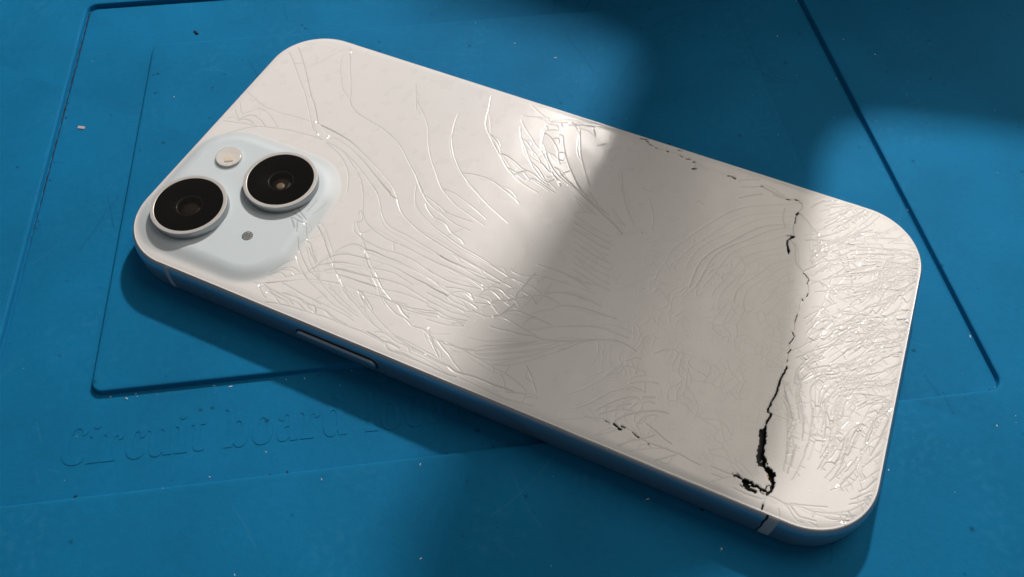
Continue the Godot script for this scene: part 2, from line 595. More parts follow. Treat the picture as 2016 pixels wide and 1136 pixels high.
func glass(t: Node3D):
	var gx := HX - INSET
	var gz := HZ - INSET
	var gr := RC - INSET
	nx = int(2.0 * gx / STEP) + 3
	nz = int(2.0 * gz / STEP) + 3
	x0 = -gx - STEP
	z0 = -gz - STEP
	var n := nx * nz
	groove.resize(n)
	barrier.resize(n)
	gone.resize(n)
	draw_cracks()
	shatter_bottom_end()
	for q in 15:                              # arcs that sweep across the shaded middle
		var rad := 9.0 + 1.75 * q + rng.randf_range(-0.4, 0.4)
		var pts := PackedVector2Array()
		var from := rng.randf_range(178.0, 196.0)
		for s in 28:
			var th := deg_to_rad(from + 2.6 * s)
			var c := Vector2(61.0, -1.0) + Vector2(cos(th), sin(th) * 0.95) * (rad + 0.35 * sin(s * 0.5 + q))
			if c.x > break_x(c.y) - 0.5 or c.y < -31.0:
				break
			pts.append(c)
		stroke(pts, rng.randf_range(0.2, 0.3), rng.randf_range(0.010, 0.023), 0.0, 0.0)
	# dense crazing towards the bottom end of the phone
	var cell := FastNoiseLite.new()
	cell.noise_type = FastNoiseLite.TYPE_CELLULAR
	cell.cellular_return_type = FastNoiseLite.RETURN_DISTANCE2_SUB
	cell.cellular_distance_function = FastNoiseLite.DISTANCE_EUCLIDEAN
	cell.cellular_jitter = 0.9
	cell.frequency = 1.0
	cell.fractal_type = FastNoiseLite.FRACTAL_NONE
	cell.seed = 31
	var wob := FastNoiseLite.new()
	wob.noise_type = FastNoiseLite.TYPE_SIMPLEX_SMOOTH
	wob.frequency = 1.0
	wob.fractal_type = FastNoiseLite.FRACTAL_NONE
	wob.seed = 8
	var fan := Vector2(58.5, 31.0)
	var web := PackedFloat32Array()           # distance-like field whose zero lines are cracks
	web.resize(n)
	var web2 := PackedFloat32Array()
	web2.resize(n)
	var strength := PackedFloat32Array()
	strength.resize(n)
	for j in nz:
		for i in nx:
			var x := x0 + i * STEP
			var z := z0 + j * STEP
			if x < 10.0:
				continue
			var k := j * nx + i
			var w1 := wob.get_noise_2d(x * 0.16, z * 0.16)
			var edge := break_x(z)
			var inr := smoothstep(edge + 0.6, edge + 3.0, x + w1 * 1.5)
			if inr <= 0.01:                    # finer web in the middle
				var fine := smoothstep(12.0, 26.0, x + w1 * 5.0) * smoothstep(-22.0, -8.0, z + w1 * 3.0) * smoothstep(34.0, 29.0, z)
				if fine > 0.02:
					var ang := atan2(z - 6.0, x - 66.0)
					var rad := Vector2(x - 66.0, z - 6.0).length()
					web[k] = cell.get_noise_2d(rad * 0.62 + 0.8 * w1, ang * 9.0) + 1.0
					web2[k] = cell.get_noise_2d(x * 0.9 + w1 + 9.0, z * 1.0) + 1.0
					strength[k] = -fine
	for j in range(1, nz - 1):
		for i in range(1, nx - 1):
			var k := j * nx + i
			var s := strength[k]
			if s == 0.0 or strength[k - 1] * s <= 0.0 or strength[k + 1] * s <= 0.0 or strength[k - nx] * s <= 0.0 or strength[k + nx] * s <= 0.0:
				continue
			var g1 := Vector2(web[k + 1] - web[k - 1], web[k + nx] - web[k - nx]).length() / (2.0 * STEP)
			var g2 := Vector2(web2[k + 1] - web2[k - 1], web2[k + nx] - web2[k - nx]).length() / (2.0 * STEP)
			var d1 := web[k] / maxf(g1, 0.25)
			var d2 := web2[k] / maxf(g2, 0.25)
			var x := x0 + i * STEP
			var z := z0 + j * STEP
			var g := 0.0
			if s < 0.0:
				if d1 < 0.16:
					g = 0.022 * -s * smoothstep(-0.3, 0.3, wob.get_noise_2d(x * 0.12 + 9.0, z * 0.12)) * (1.0 - d1 / 0.16)
				if d2 < 0.14:
					g = maxf(g, 0.014 * -s * smoothstep(0.0, 0.4, wob.get_noise_2d(x * 0.3, z * 0.3 + 30.0)) * (1.0 - d2 / 0.14))
			if g > groove[k]:
				groove[k] = g
	# which cells belong to the glass
	var inside := PackedByteArray()
	inside.resize(n)
	for j in nz - 1:
		for i in nx - 1:
			var k := j * nx + i
			if gone[k] == 0 and not under_lens(x0 + (i + 0.5) * STEP, z0 + (j + 0.5) * STEP) and sd_rr(x0 + (i + 0.5) * STEP, z0 + (j + 0.5) * STEP, 0, 0, gx, gz, gr) < STEP * 0.6:
				inside[k] = 1
	# shards: flood fill between the cracks (the camera bump is a piece of its own)
	var piece := PackedInt32Array()
	piece.resize(n)
	piece.fill(-1)
	var sizes: Array[int] = [0]
	for j in nz - 1:
		for i in nx - 1:
			var k := j * nx + i
			if inside[k] and sd_rr(x0 + (i + 0.5) * STEP, z0 + (j + 0.5) * STEP, -55.0, 16.2, 17.4, 17.0, 10.0) < 0.0:
				piece[k] = 0
				sizes[0] += 1
	var stack := PackedInt32Array()
	for start in n:
		if inside[start] == 0 or barrier[start] == 1 or piece[start] != -1:
			continue
		var id := sizes.size()
		var count := 0
		stack.append(start)
		piece[start] = id
		while stack.size() > 0:
			var k := stack[stack.size() - 1]
			stack.resize(stack.size() - 1)
			count += 1
			for q in [k - 1, k + 1, k - nx, k + nx]:
				if q >= 0 and q < n and inside[q] == 1 and barrier[q] == 0 and piece[q] == -1:
					piece[q] = id
					stack.append(q)
		sizes.append(count)
	# the cracks' own cells go to a neighbour
	var todo := PackedInt32Array()
	for k in n:
		if inside[k] == 1 and piece[k] == -1:
			todo.append(k)
	for pass_ in 12:
		if todo.is_empty():
			break
		var rest := PackedInt32Array()
		var got := PackedInt32Array()
		var which := PackedInt32Array()
		for k in todo:
			var best := -1
			for q in [k - 1, k + 1, k - nx, k + nx]:
				if q >= 0 and q < n and piece[q] > 0:
					best = piece[q]
			if best < 0:
				rest.append(k)
			else:
				got.append(k)
				which.append(best)
		for q in got.size():
			piece[got[q]] = which[q]
			sizes[which[q]] += 1
		todo = rest
	var order := range(1, sizes.size())
	order.sort_custom(func(a, b): return sizes[a] > sizes[b])
	var keep := {}
	for q in mini(order.size(), 290):
		if sizes[order[q]] >= 40:
			keep[order[q]] = true
	print("glass pieces ", sizes.size(), " kept ", keep.size(), " largest ", sizes[order[0]], " ", sizes[order[1]], " ", sizes[order[2]])
	# centres, small tilts
	var sumx := PackedFloat64Array()
	var sumz := PackedFloat64Array()
	sumx.resize(sizes.size())
	sumz.resize(sizes.size())
	var cnt := PackedInt32Array()
	cnt.resize(sizes.size())
	for k in n:
		if piece[k] > 0:
			sumx[piece[k]] += x0 + (k % nx) * STEP
			sumz[piece[k]] += z0 + (k / nx) * STEP
			cnt[piece[k]] += 1
	var tx := PackedFloat32Array()
	var tz := PackedFloat32Array()
	var lift := PackedFloat32Array()
	for q in sizes.size():
		var span := sqrt(maxf(cnt[q], 1)) * STEP
		var a := minf(0.07, 0.055 / maxf(span, 0.5))
		if q == 0 or span > 15.0:
			a = 0.0
		tx.append(rng.randf_range(-a, a))
		tz.append(rng.randf_range(-a, a))
		lift.append(0.0 if a == 0.0 else rng.randf_range(-0.02, 0.02))
	# heights
	var soft := FastNoiseLite.new()
	soft.noise_type = FastNoiseLite.TYPE_SIMPLEX_SMOOTH
	soft.frequency = 0.09
	soft.fractal_octaves = 2
	soft.seed = 3
	var vx := PackedFloat32Array()
	var vy := PackedFloat32Array()
	var vz := PackedFloat32Array()
	vx.resize(n)
	vy.resize(n)
	vz.resize(n)
	for j in nz:
		for i in nx:
			var k := j * nx + i
			var x := x0 + i * STEP
			var z := z0 + j * STEP
			var sd := sd_rr(x, z, 0, 0, gx, gz, gr)
			if sd > 0.0:
				if sd > 1.0:
					continue
				var qx := absf(x) - gx + gr
				var qz := absf(z) - gz + gr
				var dir := Vector2(maxf(qx, 0.0), maxf(qz, 0.0)).normalized()
				x -= signf(x) * dir.x * sd
				z -= signf(z) * dir.y * sd
				sd = 0.0
			var y := 7.8
			if sd > -2.0:
				y -= 0.26 * pow(1.0 + sd / 2.0, 2.4)
			var pb := sd_rr(x, z, -55.0, 16.2, 17.4, 17.0, 10.0)
			var calm := 1.0
			if pb < 0.6:
				y += bump_height(pb)
				calm = smoothstep(-4.0, 0.6, pb)
			var id := piece[k]
			if id > 0:
				y += tx[id] * (x - sumx[id] / cnt[id]) + tz[id] * (z - sumz[id] / cnt[id]) + lift[id]
			y += 0.035 * soft.get_noise_2d(x, z) * calm
			y -= groove[k] * (0.75 + 0.25 * calm)
			vx[k] = x
			vy[k] = y
			vz[k] = z
	# one mesh for each kept piece, the rest together
	var cells := {}
	for j in range(0, nz - 1):
		for i in range(0, nx - 1):
			var k := j * nx + i
			if inside[k] == 0:
				continue
			var id := piece[k]
			if id != 0 and not keep.has(id):
				id = -2
			if not cells.has(id):
				cells[id] = PackedInt32Array()
			cells[id].append(k)
	var back := Node3D.new()
	back.name = "back_glass"
	t.add_child(back, true)
	var stamp := PackedInt32Array()
	stamp.resize(n)
	stamp.fill(-1)
	for id in cells:
		var V := PackedVector3Array()
		var N := PackedVector3Array()
		var C := PackedColorArray()
		var I := PackedInt32Array()
		var used := PackedInt32Array()
		var list: PackedInt32Array = cells[id]
		for k in list:
			for c in [k, k + 1, k + nx + 1, k + nx]:
				if stamp[c] < 0:
					stamp[c] = V.size()
					used.append(c)
					var sdc := sd_rr(vx[c], vz[c], 0, 0, gx, gz, gr)
					var nn := Vector3.UP
					if sdc < -0.25:
						nn = Vector3(-(vy[c + 1] - vy[c - 1]) / (2.0 * STEP), 1.0, -(vy[c + nx] - vy[c - nx]) / (2.0 * STEP)).normalized()
					V.append(Vector3(vx[c], vy[c], vz[c]) * MM)
					N.append(nn)
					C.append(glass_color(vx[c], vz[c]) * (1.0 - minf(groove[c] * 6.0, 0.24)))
			I.append_array([stamp[k], stamp[k + 1], stamp[k + nx + 1], stamp[k], stamp[k + nx + 1], stamp[k + nx]])
			# broken edges show the glass's thickness
			for q in [[k - 1, k, k + nx], [k + 1, k + nx + 1, k + 1], [k - nx, k + 1, k], [k + nx, k + nx, k + nx + 1]]:
				if gone[q[0]] == 1:
					var a := V[stamp[q[1]]]
					var b := V[stamp[q[2]]]
					var o := V.size()
					var down := Vector3(0, -0.55 * MM, 0)
					var side := (b - a).cross(Vector3.UP).normalized()
					V.append_array([a, b, b + down, a + down])
					N.append_array([side, side, side, side])
					for r in 4:
						C.append(Color(0.75, 0.77, 0.76) if r < 2 else Color(0.11, 0.085, 0.065))
					I.append_array([o, o + 1, o + 2, o, o + 2, o + 3])
		for c in used:
			stamp[c] = -1
		var arr := []
		arr.resize(Mesh.ARRAY_MAX)
		arr[Mesh.ARRAY_VERTEX] = V
		arr[Mesh.ARRAY_NORMAL] = N
		arr[Mesh.ARRAY_COLOR] = C
		arr[Mesh.ARRAY_INDEX] = I
		var me := ArrayMesh.new()
		me.add_surface_from_arrays(Mesh.PRIMITIVE_TRIANGLES, arr)
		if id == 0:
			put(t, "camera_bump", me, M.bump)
		elif id == -2:
			put(back, "glass_splinters", me, M.glass).set_meta("kind", "stuff")
		else:
			put(back, "glass_shard", me, M.glass)
	# small upturned splinters that catch the lamp
	var st := new_st(false)
	var view := (Vector3(35.3, 131.2, 87.1) - Vector3(0, 8, 0))
	for s in chip_spots:
		for q in rng.randi_range(1, 2):
			var c := Vector3(s.x + rng.randf_range(-0.35, 0.35), 0, s.y + rng.randf_range(-0.3, 0.3))
			var gi := clampi(int((c.x - x0) / STEP), 1, nx - 2)
			var gj := clampi(int((c.z - z0) / STEP), 1, nz - 2)
			c.y = vy[gj * nx + gi] + 0.07
			var half := ((Vector3(35.3, 131.2, 87.1) - c).normalized() + (LAMP - c).normalized()).normalized()
			half = (half + Vector3(rng.randf_range(-0.06, 0.06), 0, rng.randf_range(-0.06, 0.06))).normalized()
			var e1 := half.cross(Vector3(rng.randf_range(-1, 1), 0.1, rng.randf_range(-1, 1))).normalized()
			var e2 := half.cross(e1)
			var sz := rng.randf_range(0.05, 0.13)
			var ring := []
			for g in 5:
				var th := TAU * g / 5.0 + rng.randf_range(-0.4, 0.4)
				ring.append(c + (e1 * cos(th) * 2.0 + e2 * sin(th)) * sz * rng.randf_range(0.6, 1.1))
			for g in 5:
				tri(st, c, ring[g], ring[(g + 1) % 5])
				tri(st, ring[g], ring[g] - Vector3(0, 0.2, 0), ring[(g + 1) % 5])
	put(back, "loose_splinters", done(st), M.splinter).set_meta("kind", "stuff")
	# what shows through the gaps
	st = new_st(false)
	add_box(st, Vector3(55.55, 7.5, 28.95), Vector3(0.62, 0.12, 0.36), 0.5)
	put(t, "amber_tab", done(st), M.yellow)
	for q in [[53.1, 32.7, 0.30, 0.14, 0.5], [56.0, 26.5, 0.16, 0.12, 0.1], [52.7, 32.2, 0.14, 0.1, 0.9], [24.4, 28.4, 0.6, 0.12, 0.3]]:
		st = new_st(false)
		add_box(st, Vector3(q[0], 6.95, q[1]), Vector3(q[2], 0.1, q[3]), q[4], 0.15)
		put(t, "metal_clip", done(st), M.metal_bit)


func under_lens(x: float, z: float) -> bool:
	return minf(Vector2(x + 62.0, z - 22.4).length(), Vector2(x + 49.2, z - 9.5).length()) < 6.95


# angles of the fracture lines near the bottom end: a fan from the break's corner, slanting streaks above it
func fracture_angle(q: Vector2, w: float) -> float:
	var d := q - Vector2(58.5, 32.0)
	var slant := deg_to_rad(-46.0 + 34.0 * w)
	var ray := atan2(d.y, d.x) - deg_to_rad(1.3) * d.length() + 0.15 * w
	return lerpf(ray, slant, smoothstep(17.0, 27.0, d.length()))


func shatter_bottom_end():
	var wob := FastNoiseLite.new()
	wob.noise_type = FastNoiseLite.TYPE_SIMPLEX_SMOOTH
	wob.frequency = 1.0
	wob.fractal_type = FastNoiseLite.FRACTAL_NONE
	wob.seed = 8
	var z := -33.0
	while z < 34.0:
		var x := 49.0
		while x < 73.0:
			var q := Vector2(x + rng.randf_range(-0.7, 0.7), z + rng.randf_range(-0.6, 0.6))
			x += 1.7
			var dense := wob.get_noise_2d(q.x * 0.10 + 40.0, q.y * 0.10)
			var corner := 1.0 - 0.9 * smoothstep(57.0, 62.0, q.x) * smoothstep(-20.0, -26.0, q.y) * smoothstep(70.5, 68.0, q.x)
			if q.x < break_x(q.y) + 1.2 or q.distance_to(Vector2(58.5, 32.0)) < 3.5:
				continue
			if rng.randf() > (0.8 + dense * 0.9) * corner:
				continue
			var pts := PackedVector2Array([q])
			var here := q
			var n := rng.randi_range(5, 20)
			var bend := rng.randf_range(-0.035, 0.035)
			var w := wob.get_noise_2d(q.x * 0.07, q.y * 0.07)
			for k in n:
				here += Vector2.from_angle(fracture_angle(here, w) + bend * k + rng.randf_range(-0.16, 0.16)) * 0.6
				if sd_rr(here.x, here.y, 0, 0, HX - INSET, HZ - INSET, RC - INSET) > -0.4 or here.x < break_x(here.y) + 0.6:
					break
				pts.append(here)
			if pts.size() < 3:
				continue
			var deep := rng.randf_range(0.028, 0.06)
			stroke(pts, rng.randf_range(0.15, 0.24), deep, 0.075, 0.0)
			for c in int(pts.size() * rng.randf_range(0.1, 0.42)):      # short breaks across
				var from: Vector2 = pts[rng.randi_range(0, pts.size() - 1)]
				var dir := Vector2.from_angle(fracture_angle(from, w) + PI / 2.0 + rng.randf_range(-0.5, 0.5))
				var to := from + dir * rng.randf_range(0.7, 1.35)
				stroke(PackedVector2Array([from, from.lerp(to, 0.5) + Vector2(rng.randf_range(-0.1, 0.1), rng.randf_range(-0.1, 0.1)), to]), rng.randf_range(0.14, 0.2), rng.randf_range(0.02, 0.05), 0.075, 0.0)
			if rng.randf() < 0.05:
				chip_spots.append(pts[pts.size() - 1])
		z += 1.5


# x of the long break that runs across the phone
func break_x(z: float) -> float:
	var zs := [-36.0, -24.0, -14.0, -8.0, 0.0, 10.0, 18.0, 26.0, 36.0]
	var xs := [49.0, 49.0, 50.5, 54.0, 53.0, 53.5, 55.0, 56.5, 58.5]
	for k in 8:
		if z < zs[k + 1]:
			return lerpf(xs[k], xs[k + 1], clampf((z - zs[k]) / (zs[k + 1] - zs[k]), 0.0, 1.0))
	return 58.5


func bump_height(pb: float) -> float:
	return 0.95 * smoothstep(0.5, -3.6, pb)


# vertex colour of the glass: warm white, bluish milky on the camera bump, darker blue-grey along its rim
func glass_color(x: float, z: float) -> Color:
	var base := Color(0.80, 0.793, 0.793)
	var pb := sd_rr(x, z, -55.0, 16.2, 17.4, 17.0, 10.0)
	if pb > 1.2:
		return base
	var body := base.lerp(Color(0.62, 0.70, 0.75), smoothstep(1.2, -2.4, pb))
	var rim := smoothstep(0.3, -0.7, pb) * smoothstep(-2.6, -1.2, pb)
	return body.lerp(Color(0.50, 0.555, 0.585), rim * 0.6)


# ------------------------------------------------------------------ cameras, flash, microphone
func camera_parts(t: Node3D):
	var base := 8.75
	for q in [[-62.0, 22.4], [-49.2, 9.5]]:
		var c := Vector3(q[0], base - 0.15, q[1])
		var lens := Node3D.new()
		lens.name = "camera_lens"
		t.add_child(lens, true)
		put(lens, "ring_wall", lathe(c, [Vector2(7.46, -0.4), Vector2(7.46, 1.78), Vector2(7.445, 1.82)], 96), M.ring_wall)
		put(lens, "lens_ring", lathe(c, [Vector2(7.445, 1.82), Vector2(7.43, 1.86), Vector2(7.38, 1.90), Vector2(7.30, 1.91), Vector2(6.72, 1.91), Vector2(6.68, 1.89), Vector2(6.67, 1.84), Vector2(6.67, 1.78)], 96, false), M.ring)
		put(lens, "cover_glass", lens_cover(c), M.cover)
		put(lens, "lens_barrel", lathe(c, [Vector2(6.69, 1.80), Vector2(6.3, 1.74), Vector2(2.9, 1.6), Vector2(2.6, 1.45), Vector2(2.2, 0.5), Vector2(2.1, -0.2)], 64), M.barrel)
		put(lens, "inner_lens", lathe(c, [Vector2(2.2, -0.1), Vector2(1.8, 0.2), Vector2(1.3, 0.42), Vector2(0.7, 0.54), Vector2(0.01, 0.58)], 40), M.lens)
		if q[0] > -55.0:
			put(lens, "painted_glint", lathe(c + Vector3(0.1, 1.15, 0.7), [Vector2(0.85, -0.62), Vector2(0.7, -0.48), Vector2(0.4, -0.42), Vector2(0.01, -0.40)], 32), M.lens_glint)  # added pale disc, a painted glint in this lens only
		put(lens, "lens_rim", lathe(c, [Vector2(2.62, 1.44), Vector2(2.5, 1.46), Vector2(2.38, 1.38), Vector2(2.3, 1.1)], 48), M.lens_rim)
	var f := Node3D.new()
	f.name = "flash"
	t.add_child(f, true)
	var fc := Vector3(-63.2, base - 0.1, 7.9)
	put(f, "flash_lens", lathe(fc, [Vector2(2.75, 0.0), Vector2(2.75, 0.62), Vector2(2.68, 0.78), Vector2(2.5, 0.88), Vector2(2.1, 0.96), Vector2(1.2, 1.04), Vector2(0.01, 1.06)], 56), M.flash_glass)
	put(f, "reflector", lathe(fc, [Vector2(2.6, 0.55), Vector2(2.2, 0.42), Vector2(1.3, 0.2), Vector2(0.01, 0.16)], 40), M.diffuser)
	var st := new_st(false)
	add_box(st, fc + Vector3(0.15, 0.4, 0.3), Vector3(0.85, 0.12, 0.7), 0.6)
	put(f, "led_chip", done(st), M.led)
	var m := Node3D.new()
	m.name = "microphone"
	t.add_child(m, true)
	var mc := Vector3(-48.2, base - 0.02, 23.3)
	put(m, "microphone_hole", lathe(mc, [Vector2(1.06, 0.0), Vector2(1.06, 0.05), Vector2(0.98, 0.07), Vector2(0.94, 0.02), Vector2(0.01, 0.01)], 40), M.slot)
	st = new_st(false)
	for k in 4:
		var o := -0.6 + 0.4 * k
		var w := sqrt(maxf(0.92 * 0.92 - o * o, 0.0))
		add_box(st, mc + Vector3(o, 0.06, 0), Vector3(0.085, 0.02, w), 0.0)
		add_box(st, mc + Vector3(0, 0.075, o), Vector3(w, 0.02, 0.085), 0.0)
	var g := put(m, "grille", done(st), M.grille)
	g.set_meta("kind", "stuff")


func lens_cover(c: Vector3) -> ArrayMesh:
	return lathe(c, [Vector2(6.69, 1.85), Vector2(6.55, 1.875), Vector2(3.0, 1.875), Vector2(0.01, 1.875)], 64)


# ------------------------------------------------------------------ lint, grime, a flake
func crumbs():
	var st := new_st(false)
	var dark := new_st(false)
	for k in 130:
		var u := rng.randf_range(-125.0, 120.0)
		var v := rng.randf_range(-95.0, 72.0)
		if k < 30:
			v = rng.randf_range(21.0, 60.0)
		elif k < 45:
			u = 84.4 + rng.randf_range(-1.2, 0.2)
		elif k < 60:
			v = 21.2 + rng.randf_range(0.0, 1.0)
			u = rng.randf_range(-82.0, -20.0)
		var p := uv_to_xz(u, v)
		var y := mat_level(u, v)
		var s := 0.025 + 0.11 * pow(rng.randf(), 3.0)
		add_box(st, Vector3(p.x, y + 0.06, p.y), Vector3(s * rng.randf_range(1.0, 2.6), 0.05, s * 0.7), rng.randf_range(0, TAU), rng.randf_range(-0.4, 0.4))
	for k in 34:
		var u := rng.randf_range(-125.0, 120.0)
		var v := rng.randf_range(-95.0, 72.0)
		if k < 26:                            # dirt that has gathered along the steps
			u = rng.randf_range(-100.5, 84.0)
			v = 39.6 + rng.randf_range(-0.3, 0.4)
			if k < 12:
				u = -100.3 + rng.randf_range(-0.3, 0.5)
				v = rng.randf_range(-90.0, 38.0)
		var p := uv_to_xz(u, v)
		var s := rng.randf_range(0.06, 0.17)
		add_box(dark, Vector3(p.x, mat_level(u, v) + 0.02, p.y), Vector3(s * rng.randf_range(1.0, 2.0), 0.04, s), rng.randf_range(0, TAU))
	put(self, "lint", done(st), M.lint)
	put(self, "grime", done(dark), M.grime)
	var l := get_node("lint")
	l.set_meta("kind", "stuff")
	l.set_meta("label", "white specks of lint scattered over the blue mat")
	var g := get_node("grime")
	g.set_meta("kind", "stuff")
	g.set_meta("label", "dark specks of grime on the blue mat and along its steps")
	st = new_st(false)
	add_box(st, Vector3(-107.6, -1.1, 7.8), Vector3(0.8, 0.12, 0.35), 0.25, 0.1)
	var o := put(self, "paint_flake", done(st), M.flake)
	o.set_meta("label", "tiny pale pinkish flake on the mat left of the phone's camera end")
	o.set_meta("category", "flake")
	dark = new_st(true)
	for q in [[0.0, 0.0, 0.5, 0.22], [0.55, 0.3, 0.35, 0.28], [-0.5, -0.2, 0.3, 0.12]]:
		add_box(dark, Vector3(-104.1 + q[0], -1.05, -30.7 + q[1]), Vector3(q[2], q[3] * 0.6, q[3]), q[0])
	o = put(self, "dark_crumb", done(dark), M.grime)
	o.set_meta("label", "small dark crumb on the mat above the phone's camera end")
	o.set_meta("category", "crumb")


func mat_level(u: float, v: float) -> float:
	if u > -82.5 and u < 65.2 and v > -75.6 and v < 20.6:
		return 0.0
	if u > -101.2 and u < 84.7 and v > -93.3 and v < 40.35:
		return -1.2
	return 0.0


# ------------------------------------------------------------------ the cracks, as read off the phone (mm on its back)
func draw_cracks():
	crack("c", [-72.0, -10.9, -69.7, -9.9, -67.5, -9.0, -65.1, -8.4, -61.8, -8.3, -58.7, -8.6, -55.6, -8.8, -52.7, -8.9, -49.8, -8.7, -46.8, -8.2, -43.4, -7.4])
	crack("c", [-71.5, -1.2, -69.1, -1.8, -66.6, -2.5, -64.0, -2.8])
	crack("c", [-68.7, 1.8, -67.4, 0.3, -65.8, -1.4, -63.4, -3.0, -61.1, -3.7, -57.5, -4.6, -54.4, -5.0, -51.1, -5.3, -49.1, -5.2])
	crack("c", [-71.0, -26.1, -68.9, -24.3, -66.1, -21.6, -63.6, -19.1, -60.6, -16.3, -58.2, -13.6, -55.9, -10.9, -53.7, -8.3, -52.2, -6.9])
	crack("c", [-69.8, -28.3, -67.5, -26.0, -65.5, -23.9, -63.4, -21.5, -60.7, -18.4, -58.6, -15.9, -56.4, -13.8, -54.5, -11.5, -52.7, -9.3])
	crack("c", [-67.8, -23.1, -65.7, -23.9])
	crack("f", [-64.3, -22.9, -62.6, -25.7, -61.3, -28.7, -60.1, -31.5, -58.6, -32.8])
	crack("c", [-58.6, -33.2, -56.0, -28.5, -52.8, -23.4, -50.3, -19.1])
	crack("c", [-59.1, -30.2, -57.2, -26.3, -55.2, -23.2, -53.0, -20.4, -50.8, -18.8, -50.1, -18.5, -49.0, -17.2, -47.6, -15.9, -45.6, -15.0, -42.5, -14.3, -39.4, -13.6, -36.8, -12.5, -34.5, -11.5])
	crack("f", [-70.2, -8.9, -69.0, -9.0, -68.8, -10.0])
	crack("c", [-69.1, -4.5, -67.9, -5.9, -66.6, -7.4, -64.9, -7.4, -62.9, -6.5, -61.0, -5.3, -59.7, -4.4])
	crack("c", [-68.8, -3.0, -67.7, -4.6, -66.3, -5.2, -64.6, -4.8, -63.1, -4.0, -62.3, -3.4])
	crack("c", [-68.7, -2.6, -67.7, -3.5, -66.3, -3.6, -65.2, -3.2])
	crack("c", [-71.2, -5.1, -70.0, -3.8, -69.0, -3.1])
	crack("f", [-71.4, -7.2, -70.2, -5.6, -69.3, -4.8])
	crack("c", [-71.2, -2.1, -70.2, -3.0, -68.9, -2.8])
	crack("c", [-53.7, -8.9, -51.7, -6.8, -50.4, -5.6])
	crack("c", [-52.5, -9.1, -51.0, -8.3, -49.6, -7.2, -48.3, -6.0])
	crack("c", [-50.2, -18.5, -48.9, -16.9, -47.2, -15.8, -45.2, -15.0, -42.0, -14.2, -39.1, -13.5, -36.6, -12.5, -34.2, -11.3, -32.3, -9.9, -30.6, -8.4, -28.5, -6.5, -26.6, -4.9, -25.2, -3.4, -22.9, -1.0])
	crack("c", [-37.9, -26.6, -36.7, -24.6, -34.6, -22.5, -32.6, -20.6, -31.3, -19.1, -30.0, -17.3, -28.2, -14.0, -26.8, -11.8, -25.1, -9.5, -23.1, -7.3, -21.3, -5.2, -19.6, -3.5, -18.5, -3.0])
	crack("c", [-26.1, -24.2, -25.8, -22.2, -25.0, -19.3, -23.9, -16.6, -22.5, -14.3, -21.1, -12.4, -19.3, -10.4, -18.1, -9.3, -17.5, -8.8, -16.1, -7.8, -14.4, -6.7, -12.6, -5.7])
	crack("c", [-17.8, -9.1, -16.2, -9.7, -14.3, -10.0, -12.2, -10.0, -10.4, -9.6, -8.7, -8.9, -7.0, -8.3])
	crack("c", [-21.9, -32.1, -20.8, -28.8, -20.2, -26.3, -19.4, -24.2, -18.4, -22.6, -16.9, -20.9, -15.6, -19.5, -14.1, -18.2, -12.7, -16.8, -11.0, -15.3, -9.5, -13.8])
	crack("c", [-17.2, -21.4, -16.1, -21.0, -14.9, -20.1, -13.8, -18.9, -12.7, -17.4])
	crack("c", [-50.4, -8.6, -48.0, -8.3, -45.4, -7.8, -42.8, -7.1, -39.9, -5.8, -36.8, -4.3, -33.9, -2.7, -31.8, -1.5, -29.5, -0.1, -28.0, 1.1])
	crack("c", [-48.4, -6.0, -47.1, -6.5, -45.5, -6.4, -43.1, -5.8, -40.5, -4.7, -37.8, -3.4, -34.9, -1.7, -31.7, 0.1, -28.7, 1.7])
	crack("c", [-48.0, -5.1, -45.9, -4.8, -43.7, -4.4, -42.3, -3.9, -40.0, -2.7, -37.8, -1.5, -35.5, -0.1, -33.1, 1.5, -31.1, 2.8])
	crack("c", [-47.9, -4.8, -45.7, -4.0, -43.5, -3.0, -41.4, -1.5, -39.8, 0.0, -38.5, 1.8, -37.4, 4.0, -36.8, 5.3])
	crack("c", [-43.6, -4.3, -41.6, -3.1, -38.9, -1.2, -37.1, 0.1, -35.4, 1.8, -33.9, 4.0])
	crack("c", [-24.9, -2.2, -24.1, -0.4])
	crack("c", [-19.5, -3.6, -18.7, -3.8, -17.2, -3.6])
	crack("f", [-35.2, -21.6, -37.9, -26.6, -39.0, -28.7])
	crack("c", [-35.6, 1.8, -34.2, 3.3, -33.0, 5.4, -31.6, 7.9, -30.3, 9.6, -29.2, 10.5, -27.5, 11.3, -25.6, 11.9, -23.3, 12.3, -20.8, 12.4, -18.1, 12.6, -15.4, 13.0, -12.9, 13.3, -10.3, 13.3, -7.7, 13.5, -5.7, 13.7, -4.1, 13.9, -2.5, 14.2])
	crack("c", [-33.8, 1.0, -32.1, 2.1, -30.4, 3.7, -29.0, 5.4, -27.7, 7.1, -26.5, 8.3, -25.0, 9.2, -23.3, 9.6, -21.0, 9.8, -18.4, 10.3, -15.7, 10.8, -12.9, 11.4, -10.7, 11.8, -8.1, 12.0, -5.7, 12.1, -3.3, 12.4, -1.1, 12.7, 0.7, 12.8])
	crack("c", [-31.9, 0.2, -29.8, 1.3, -28.0, 2.3, -27.1, 2.4])
	crack("c", [-30.2, -0.6, -28.6, 0.5, -27.0, 2.2, -25.5, 4.0, -24.0, 5.4, -22.0, 6.5, -19.6, 7.6, -17.2, 8.3, -14.0, 9.1, -10.7, 9.8, -7.9, 10.3, -5.6, 10.7, -2.2, 11.4, 1.1, 12.2])
	crack("c", [-24.8, -2.3, -24.2, -0.5, -22.8, 2.0, -21.2, 3.4, -19.1, 4.7, -16.7, 5.8, -14.1, 6.6, -11.5, 7.4, -9.3, 8.0, -6.7, 8.4, -4.2, 8.9, -1.1, 9.8, 1.4, 10.5])
